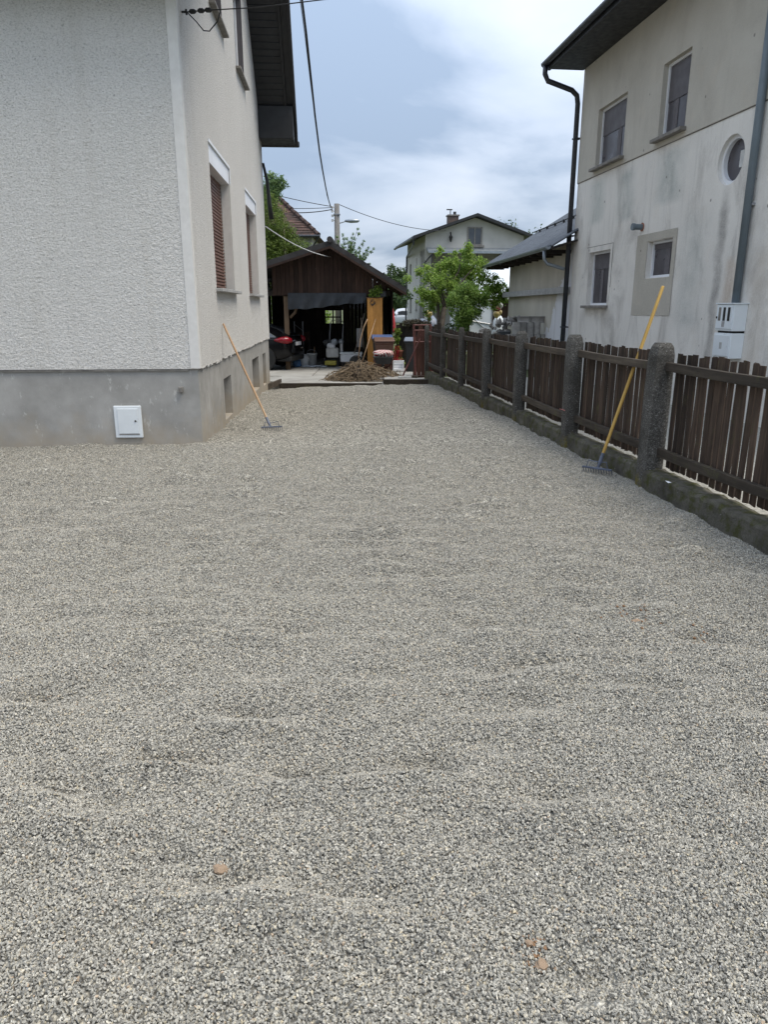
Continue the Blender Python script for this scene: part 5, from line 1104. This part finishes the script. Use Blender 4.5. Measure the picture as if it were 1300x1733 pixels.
mb = MB(); mb.box(2.35, 3.15, 3.0, 3.8, 7.4, 8.6); ch = mb.build('chimney', MT['brick'], fr); mb = MB(); mb.box(2.28, 3.22, 2.93, 3.87, 8.6, 8.7); mb.build('cap', MT['sill_brown'], fr); mb = MB(); mb.box(2.8, 3.0, 3.3, 3.5, 8.7, 8.95); mb.tube([V(2.55, 3.4, 8.7), V(2.55, 3.4, 9.1)], .04, 6); mb.box(2.25, 2.7, 3.35, 3.45, 9.06, 9.14); mb.build('cowl', MT['eave'], fr)
mb = MB(); mb.box(3.25, 4.3, -.03, .03, 6.25, 7.45); mb.build('window', MT['glass'], FH); mb = MB()
for b in ((3.2, 3.3, 6.2, 7.5), (4.25, 4.35, 6.2, 7.5), (3.3, 4.25, 7.4, 7.5), (3.3, 4.25, 6.2, 6.28), (3.74, 3.81, 6.28, 7.4)): mb.box(b[0], b[1], -.06, -.031, b[2], b[3])
mb.build('window_frame', MT['sill_brown'], FH); mb = MB(); mb.box(3.05, 4.5, -.2, 0, 6.08, 6.18); mb.build('sill', MT['sill_brown'], FH)
mb = MB(); mb.prism([V(.1, -1.1, 5.55), V(.1, -.002, 5.85), V(.1, -.002, 6.0), V(.1, -1.1, 5.72)], V(fw, 0, 0)); mb.build('awning', MT['zinc'], FH)
mb = MB(); mb.box(.3, fw - .3, -1.0, 2.38, 2.75, 2.95); mb.build('balcony_slab', MT['sill'], FH)
for k in range(5):
    mb = MB(); x_ = .35 + k * (fw - .7) / 4; mb.box(x_ - .04, x_ + .04, -.98, -.9, 2.95, 5.5); mb.build('balcony_post', MT['eave'], FH)
mb = MB(); mb.box(.3, fw - .3, -.97, -.93, 3.85, 3.92); [mb.box(.4 + k * .14, .43 + k * .14, -.96, -.94, 2.95, 3.85) for k in range(49)]; mb.build('railing', MT['eave'], FH)
mb = MB(); mb.box(2.2, 3.2, 2.36, 2.39, 2.95, 5.0); mb.box(5, 6.2, 2.36, 2.39, 3.6, 5.0); mb.build('balcony_door', MT['glass'], FH)
mb = MB(); mb.tube([V(-.95, -.4, 6.5), V(-.95, -.4, 6.2), V(-.1, 9.0, 5.9), V(-.1, 9.35, 0)], .07, 8); mb.build('downpipe', MT['pipe_dark'], FH)
mb = MB(); mb.tube([V(.45, -.5, 5.5), V(-.05, -.05, 4.9), V(-.05, -.05, 0)], .06, 8); mb.build('downpipe', MT['pipe_dark'], FH)
mb = MB(); mb.tube([V(-1.05, -.7, 6.60), V(-1.05, 9.9, 6.60)], .09, 8); mb.build('gutter', MT['pipe_dark'], FH)
mb = MB(); mb.tube([V(1.9, -.1, 7.1), V(1.9, -.25, 6.9)], .05, 6); mb.lathe([(.05, 6.4), (.15, 6.75), (.05, 6.9)], (1.9, -.25, 0), 10); mb.build('wall_lamp', MT['black'], FH)

# ================================================================== LEFT BACKGROUND: tiled house, conifers, pole
OH = thing('house', 'old house with red brown tiled hip roof half hidden by the conifer', 'house', (-3.3, 38.6, 0), 0)
mb = MB(); mb.box(-6.6, -.35, .35, 7.2, 0, 5.15); mb.build('wall', MT['farwall'], OH, recenter=False)
E_ = [V(-7, 0, 5.1), V(.05, 0, 5.1), V(.05, 7.6, 5.1), V(-7, 7.6, 5.1)]; A_, B_ = V(-2.95, 3.2, 7.85), V(-3.95, 4.4, 7.85)
mb = MB(); mb.add(E_ + [A_, B_], [(0, 1, 4, 5), (1, 2, 4), (2, 3, 5, 4), (3, 0, 5), (3, 2, 1, 0)]); orf = mb.build('roof', MT['clay'], OH, recenter=False)
for k in range(20):      # tile courses on the near slope
    f0, f1 = k / 20, (k + 1) / 20; n_ = V(0, -.022, .03)
    pl0, pr0 = E_[0].lerp(B_, f0), E_[1].lerp(A_, f0); pl1, pr1 = E_[0].lerp(B_, f1), E_[1].lerp(A_, f1)
    mb = MB(); mb.add([pl0 + n_, pr0 + n_, pr1 + n_ * .2, pl1 + n_ * .2, pl0, pr0], [(0, 1, 2, 3), (4, 5, 1, 0)]); mb.build('tile_course', MT['clay'], orf, recenter=False)
mb = MB(); mb.lathe([(.0, 0), (.10, .0), (.13, .4), (.0, .42)], n=7); tmm = mb.mesh('hip_tile', MT['clay']); hd_ = (E_[1] - A_); q_ = hd_.normalized().to_track_quat('Z', 'Y').to_euler()
for k in range(12): place('hip_tile', tmm, orf, A_.lerp(E_[1], k / 12) + V(0, 0, .03 + random.uniform(-.02, .02)), q_)
mb = MB(); mb.tube([V(-7, -.08, 5.08), V(.12, -.08, 5.08)], .07, 8); mb.tube([V(.05, -.06, 5.05), V(-.3, .3, 4.6), V(-.3, .3, 0)], .05, 6); mb.build('gutter', MT['pipe_dark'], OH)
def conifer(label, base, top_h, clumps, n, mat, size, seed, name='conifer'):
    t = thing(name, label, 'tree', base); leaves('crown', clumps, n, size, mat, t, seed=seed, shell=.45, aspect=.35); mb = MB(); mb.tube([V(0, 0, 0), V(.05, 0, top_h * .5), V(0, 0, top_h * .92)], [.2, .13, .03], 8); mb.build('trunk', MT['bark'], t, smooth=True); return t
base = V(-4.4, 34, -.1); g = random.Random(9); cl = []
for (u, v, r_) in ((458, 352, .5), (462, 378, .6), (476, 392, .55), (492, 410, .5), (465, 405, .7), (488, 425, .6), (508, 422, .42), (528, 428, .32), (455, 430, .9), (500, 440, .7), (475, 440, .9), (450, 395, .7), (470, 362, .38), (455, 335, .3), (445, 420, .9), (440, 470, 1.0)):
    p = atY(u, v, 34 + g.uniform(-.6, .6)) - base; cl.append((p.x, p.y, p.z, r_))
    for q in range(2): cl.append((p.x + g.gauss(0, r_ * .6), p.y + g.gauss(0, r_ * .6), p.z + g.gauss(0, r_ * .5), r_ * .45))
conifer('dense yellowish green conifer rising behind the garage roof', base, 5.6, cl, 24000, MT['leaf_dark'], .055, 31)
base = V(-5.0, 36.5, -.1); cl = []
for (u, v, r_) in ((460, 305, .35), (468, 312, .28), (475, 303, .22), (455, 320, .4), (466, 328, .35), (478, 315, .16), (458, 297, .2), (452, 340, .5), (484, 311, .1), (470, 322, .25)):
    p = atY(u, v, 36.5) - base; cl.append((p.x, p.y, p.z, r_)); cl.append((p.x + g.gauss(0, .2), p.y, p.z + g.gauss(0, .15), r_ * .5))
conifer('thin light green tree top beside the white house corner', base, 7.2, cl, 2600, MT['leaf_robinia'], .07, 32, 'birch_tree')
RT = thing('robinia_tree', 'feathery young tree standing behind the garage ridge', 'tree', (-1.7, 37, -.1)); b0 = V(-1.7, 37, -.1); mb = MB(); cl = []; o0 = pt(585, 470, 37) - b0
mb.tube([V(0, 0, 0), o0 * .6, o0], [.12, .1, .07], 7)
for (u, v) in ((570, 402, ), (562, 410), (582, 398), (605, 388), (598, 396), (615, 408), (625, 420), (632, 422), (590, 405), (578, 415), (610, 425), (600, 412), (620, 436), (626, 447), (568, 425), (590, 425)):
    p = pt(u, v, 37 + g.uniform(-.6, .6)) - b0; mid = o0.lerp(p, .5) + V(g.uniform(-.1, .1), 0, .15); mb.tube([o0, mid, p], [.03, .018, .005], 5)
    for q in range(7):
        f = .35 + .65 * q / 6; c = o0.lerp(p, f); cl.append((c.x + g.gauss(0, .04), c.y, c.z + .06 * math.sin(f * 3), .17 * (1.25 - f * .75)))
leaves('crown', cl, 9000, .042, MT['leaf_robinia'], RT, seed=33, shell=.2, aspect=.4); mb.build('trunk', MT['bark'], RT, recenter=False)
for i, (u0, v0, Y, w_, h_, n, lab) in enumerate(((668, 478, 85, 1.9, 2.2, 5000, 'bushy tree beyond the garage eave left of the distant house'), (650, 512, 60, 1.6, 1.1, 2600, 'dark hedge shrub under the garage eave'), (668, 510, 74, 1.4, 1.5, 2400, 'dark shrub behind the white car'), (905, 430, 90, 3.5, 3, 4000, 'leafy tree behind the distant house'))):
    p = pt(u0, v0, Y); t = thing('tree', lab, 'tree', (p.x, Y, .02)); cl = []
    for q in range(16): cl.append((g.gauss(0, w_ * .45), g.gauss(0, w_ * .4), p.z + g.gauss(-.1, h_ * .32), w_ * g.uniform(.25, .5)))
    leaves('crown', cl, n, .14, MT['leaf_far'], t, seed=60 + i); mb = MB(); mb.tube([V(0, 0, 0), V(0, 0, p.z)], [.18, .08], 7); mb.build('trunk', MT['bark'], t)
for i, (x_, y_, h_, lab) in enumerate(((-2.6, 32.0, 2.0, 'shrub seen through the small garage window'), (-5.1, 31.2, 2.4, 'shrub showing between the house corner and the garage'))):
    t = thing('shrub', lab, 'shrub', (x_, y_, -.42)); leaves('crown', [(g.gauss(0, .5), g.gauss(0, .3), h_ * .5 + g.gauss(.1, h_ * .25), .5) for q in range(10)], 3500, .06, MT['leaf_apple'], t, seed=80 + i); mb = MB(); limb_tree(mb, V(0, 0, 0), [V(.3, 0, h_ * .7), V(-.3, .1, h_ * .8)], .03, i); mb.build('stems', MT['bark'], t)
# red parasol and posts behind the yard
t = thing('parasol', 'folded red parasol standing near the white car', 'parasol', (.35, 34.0, -.3)); mb = MB(); mb.tube([V(0, 0, 0), V(0, 0, 2.0)], .025, 6); mb.build('pole', MT['steel'], t); mb = MB(); mb.lathe([(.16, .85), (.19, .95), (.15, 1.4), (.06, 1.95)], n=14); mb.build('canopy', MT['redcloth'], t, smooth=True)
t = thing('tarpaulin', 'dark blue tarpaulin bundle lying beyond the back fence', 'tarpaulin', (2.0, 33.0, .1)); 
mb = MB(); bm = bmesh.new(); bmesh.ops.create_icosphere(bm, subdivisions=3, radius=1.0)
for v in bm.verts: c = v.co; v.co = V(c.x * .62, c.y * .5, max(-.1, c.z) * .5 * (1 + .2 * math.sin(c.x * 7))  + .65)
me = bpy.data.meshes.new('bundle'); bm.to_mesh(me); bm.free(); me.shade_smooth(); me.materials.append(MT['lidgrey']); place('bundle', me, t); mb.box(-.5, .5, -.4, .4, 0, .62); mb.build('pallet', MT['darkboard'], t)
# ---- utility pole with street lamp
UP = thing('utility_pole', 'concrete utility pole with street lamp rising behind the garage', 'pole', (-2.72, 45, -.1))
mb = MB(); mb.tube([V(0, 0, 0), V(0, 0, 7.5)], [.20, .15], 14); mb.build('mast', MT['concretepole'], UP, smooth=True)
mb = MB(); mb.tube([V(.12, 0, 6.45), V(.5, -.05, 6.55)], .03, 7); arm = mb.build('lamp_arm', MT['steel'], UP)
mb = MB(); mb.lathe([(.03, 0), (.08, .08), (.12, .35), (.10, .75), (.03, .85)], (.45, -.05, 6.58), 12, 'x'); mb.build('lamp_head', MT['zinc'], UP, smooth=True)
for z in (6.6, 6.85, 7.1, 7.3):
    mb = MB(); mb.lathe([(.03, -.07), (.07, -.05), (.05, 0), (.07, .05), (.03, .07)], (-.26, -.08, z), 10); mb.build('insulator', MT['white_dirty'], UP)
mb = MB(); [mb.tube([V(-.26, -.08, z), V(0, -.08, z)], .018, 6) for z in (6.6, 6.85, 7.1, 7.3)]; mb.box(-.19, .19, -.19, .19, 6.9, 6.95); mb.build('bracket', MT['steel'], UP)
# ---- wires
def wire(name, label, pts, r_, mat, n=6):
    b = pts[0]; t = thing(name, label, 'cable', b); mb = MB(); mb.tube([p - b for p in pts], r_, n); mb.build('strand', mat, t, smooth=True, recenter=False); return t
def lin(pix):   # thick service cable, X linear in Y between the pole and a point over the drive
    out = []
    for u, v in pix:
        r_ = ray(u, v); k = r_[0] / r_[1]; Y = .87 / (-k - .0407); out.append(V(k * Y, Y, EYE + r_[2] / r_[1] * Y))
    return out
cab = lin([(541, 258), (533, 195), (525, 120), (518, 55), (511, 0)])
a0 = V(-2.98, 45, 7.2)
seg = [a0]
for f in (.15, .3, .5, .7, .88): p = a0.lerp(cab[0], f); p.z -= .9 * 4 * f * (1 - f) * .42; seg.append(p)
ext = [cab[-1] + (cab[-1] - cab[-2]) * k for k in (1, 2.5, 5)]
wire('power_cable', 'thick black cable running from the pole up over the driveway', seg + cab + ext, .022, MT['cable'], 8)
p2 = [V(-3.0, 45, 6.9)] + [atY(u, v, Y) for u, v, Y in ((553, 330, 36), (546, 285, 29), (536, 225, 22.5), (526, 145, 18.2), (516, 60, 15.6), (508, 0, 14.4))]
wire('power_cable', 'thin wire hanging beside the thick black cable', p2 + [p2[-1] + (p2[-1] - p2[-2]) * 3], .007, MT['cable'], 5)
def sag(a, b, s, n=12): return [a.lerp(b, i / n) - V(0, 0, s * 4 * (i / n) * (1 - i / n)) for i in range(n + 1)]
wire('overhead_wire', 'upper wire from the pole to the left behind the conifer', sag(V(-2.98, 45, 7.25), V(-8.2, 44, 8.3), .1), .02, MT['cable'], 5)
wire('overhead_wire', 'level wire from the pole to the left over the tiled roof', sag(V(-2.98, 45, 7.2), V(-9, 44.5, 7.3), .12), .018, MT['cable'], 5)
wire('overhead_wire', 'lower dark wire from the pole down to the tiled roof', sag(V(-2.98, 45, 7.1), V(-5.4, 40.2, 6.4), .1), .026, MT['cable'], 5)
wire('overhead_wire', 'long wire from the pole to the distant house roof', sag(V(-2.56, 45, 7.35), V(4.6, 57.6, 7.15), .35, 20), .02, MT['cable'], 5)
wire('overhead_wire', 'white cable sagging from the white house to the garage gable', sag(atY(449, 383, 19.35), V(-1.62, 23.46, 3.14), .12), .012, MT['cable_w'], 6)
# wire anchored on the near house wall
def HL(x, y, z): return LC + V(x * math.cos(LA) - y * math.sin(LA), x * math.sin(LA) + y * math.cos(LA), z)
an = HL(.06, .37, 4.9); far_ = atY(566, -3, 9.2); d_ = far_ - an
wire('overhead_wire', 'thin wire stretched from the hook on the white house wall', [an, an + d_ * .12 + V(0, 0, .0), an + d_ * .5 - V(0, 0, .02), far_, far_ + d_ * 2.2 + V(0, 0, .1)], .006, MT['cable'], 6)
mb = MB()
for f in (.04, .10, .15): c = an + d_ * f; mb.lathe([(.012, -.04), (.026, -.02), (.026, .02), (.012, .04)], c - an, 8, 'x')
t = thing('insulator_chain', 'small black insulators and cable loop beside the wall hook', 'insulator', an); mb.build('insulators', MT['black'], t, recenter=False)
mb = MB(); mb.tube([V(0, 0, 0), d_ * .06 + V(0, 0, -.10), d_ * .11 + V(0, 0, -.20), d_ * .15 + V(0, 0, -.21), d_ * .21 + V(0, 0, -.12), d_ * .24 + V(0, 0, 0)], .007, 6); mb.build('loop', MT['black'], t, smooth=True, recenter=False)
# ================================================================== small tan stones in the gravel
for i, (u, v, s_, lab) in enumerate(((373, 1461, .022, 'flat tan stone lying alone in the gravel at lower left'), (917, 1630, .020, 'larger brown stone of the pair in the gravel at lower right'), (896, 1597, .012, 'smaller brown stone of the pair in the gravel at lower right'), (1076, 1053, .020, 'reddish stone in the gravel near the fence'))):
    p = onG(u, v); z_ = float(gravel_h(np.array([p.x]), np.array([p.y]))[0]); bm = bmesh.new(); bmesh.ops.create_icosphere(bm, subdivisions=2, radius=1.0); g = random.Random(i)
    for vv in bm.verts: vv.co = V(vv.co.x * 1.15, vv.co.y, vv.co.z * .6) * g.uniform(.7, 1.15)
    me = bpy.data.meshes.new('loose_stone'); bm.to_mesh(me); bm.free(); me.materials.append(MT['tan_stone']); o = place('loose_stone', me, None, (p.x, p.y, z_ + .009), (.1, .2, i), (s_, s_, s_)); tag(o, lab, 'stone', 'tan stones in the gravel')

# ---- scattered soil crumbs, mortar bits and a paper scrap
def crumbs(label, u0, v0, n, sp_, s0, s1, mat, seed):
    p0 = onG(u0, v0); g = random.Random(seed); m_ = MB()
    for k in range(n):
        x_, y_ = p0.x + g.gauss(0, sp_), p0.y + g.gauss(0, sp_ * 1.3); z_ = float(gravel_h(np.array([x_]), np.array([y_]))[0]) + .008; q_ = g.uniform(s0, s1); e_ = Euler((g.uniform(0, 6), g.uniform(0, 6), g.uniform(0, 6))).to_matrix()
        vs = [e_ @ (V(*c) * q_ * g.uniform(.6, 1.2)) + V(x_, y_, z_) for c in ((1, 0, 0), (-1, 0, 0), (0, 1, 0), (0, -1, 0), (0, 0, .8), (0, 0, -.8))]
        m_.add(vs, [(0, 2, 4), (2, 1, 4), (1, 3, 4), (3, 0, 4), (2, 0, 5), (1, 2, 5), (3, 1, 5), (0, 3, 5)])
    o_ = m_.build('soil_crumbs', mat, kind='stuff', label=label); o_['category'] = 'soil'; return o_
crumb = simple('brown_soil', (.20, .115, .06), .95, .4, 60)
crumbs('brown soil crumbs in the gravel near the lower right corner', 903, 1612, 40, .022, .003, .008, crumb, 1)
crumbs('reddish soil crumbs in the gravel before the fence', 1078, 1040, 34, .07, .004, .011, crumb, 2)
crumbs('few soil crumbs in the gravel close to the right edge', 1200, 1075, 16, .06, .004, .010, crumb, 3)
crumbs('mortar bits at the foot of the house corner', 318, 750, 18, .06, .008, .022, MT['sill'], 4)
crumbs('pale rubble bits below the second cellar opening', 437, 667, 14, .10, .012, .035, MT['white_dirty'], 5)
t = thing('paper_scrap', 'white paper scrap lying on the concrete kerb under the near pickets', 'paper', FC + V(-.10, -.62, .19)); m_ = MB(); m_.add([V(-.012, -.03, .002), V(.018, -.028, .006), V(.015, .03, .004), V(-.015, .035, .009), V(0, 0, .009)], [(0, 1, 4), (1, 2, 4), (2, 3, 4), (3, 0, 4)]); m_.build('scrap', MT['white_pvc'], t, recenter=False)
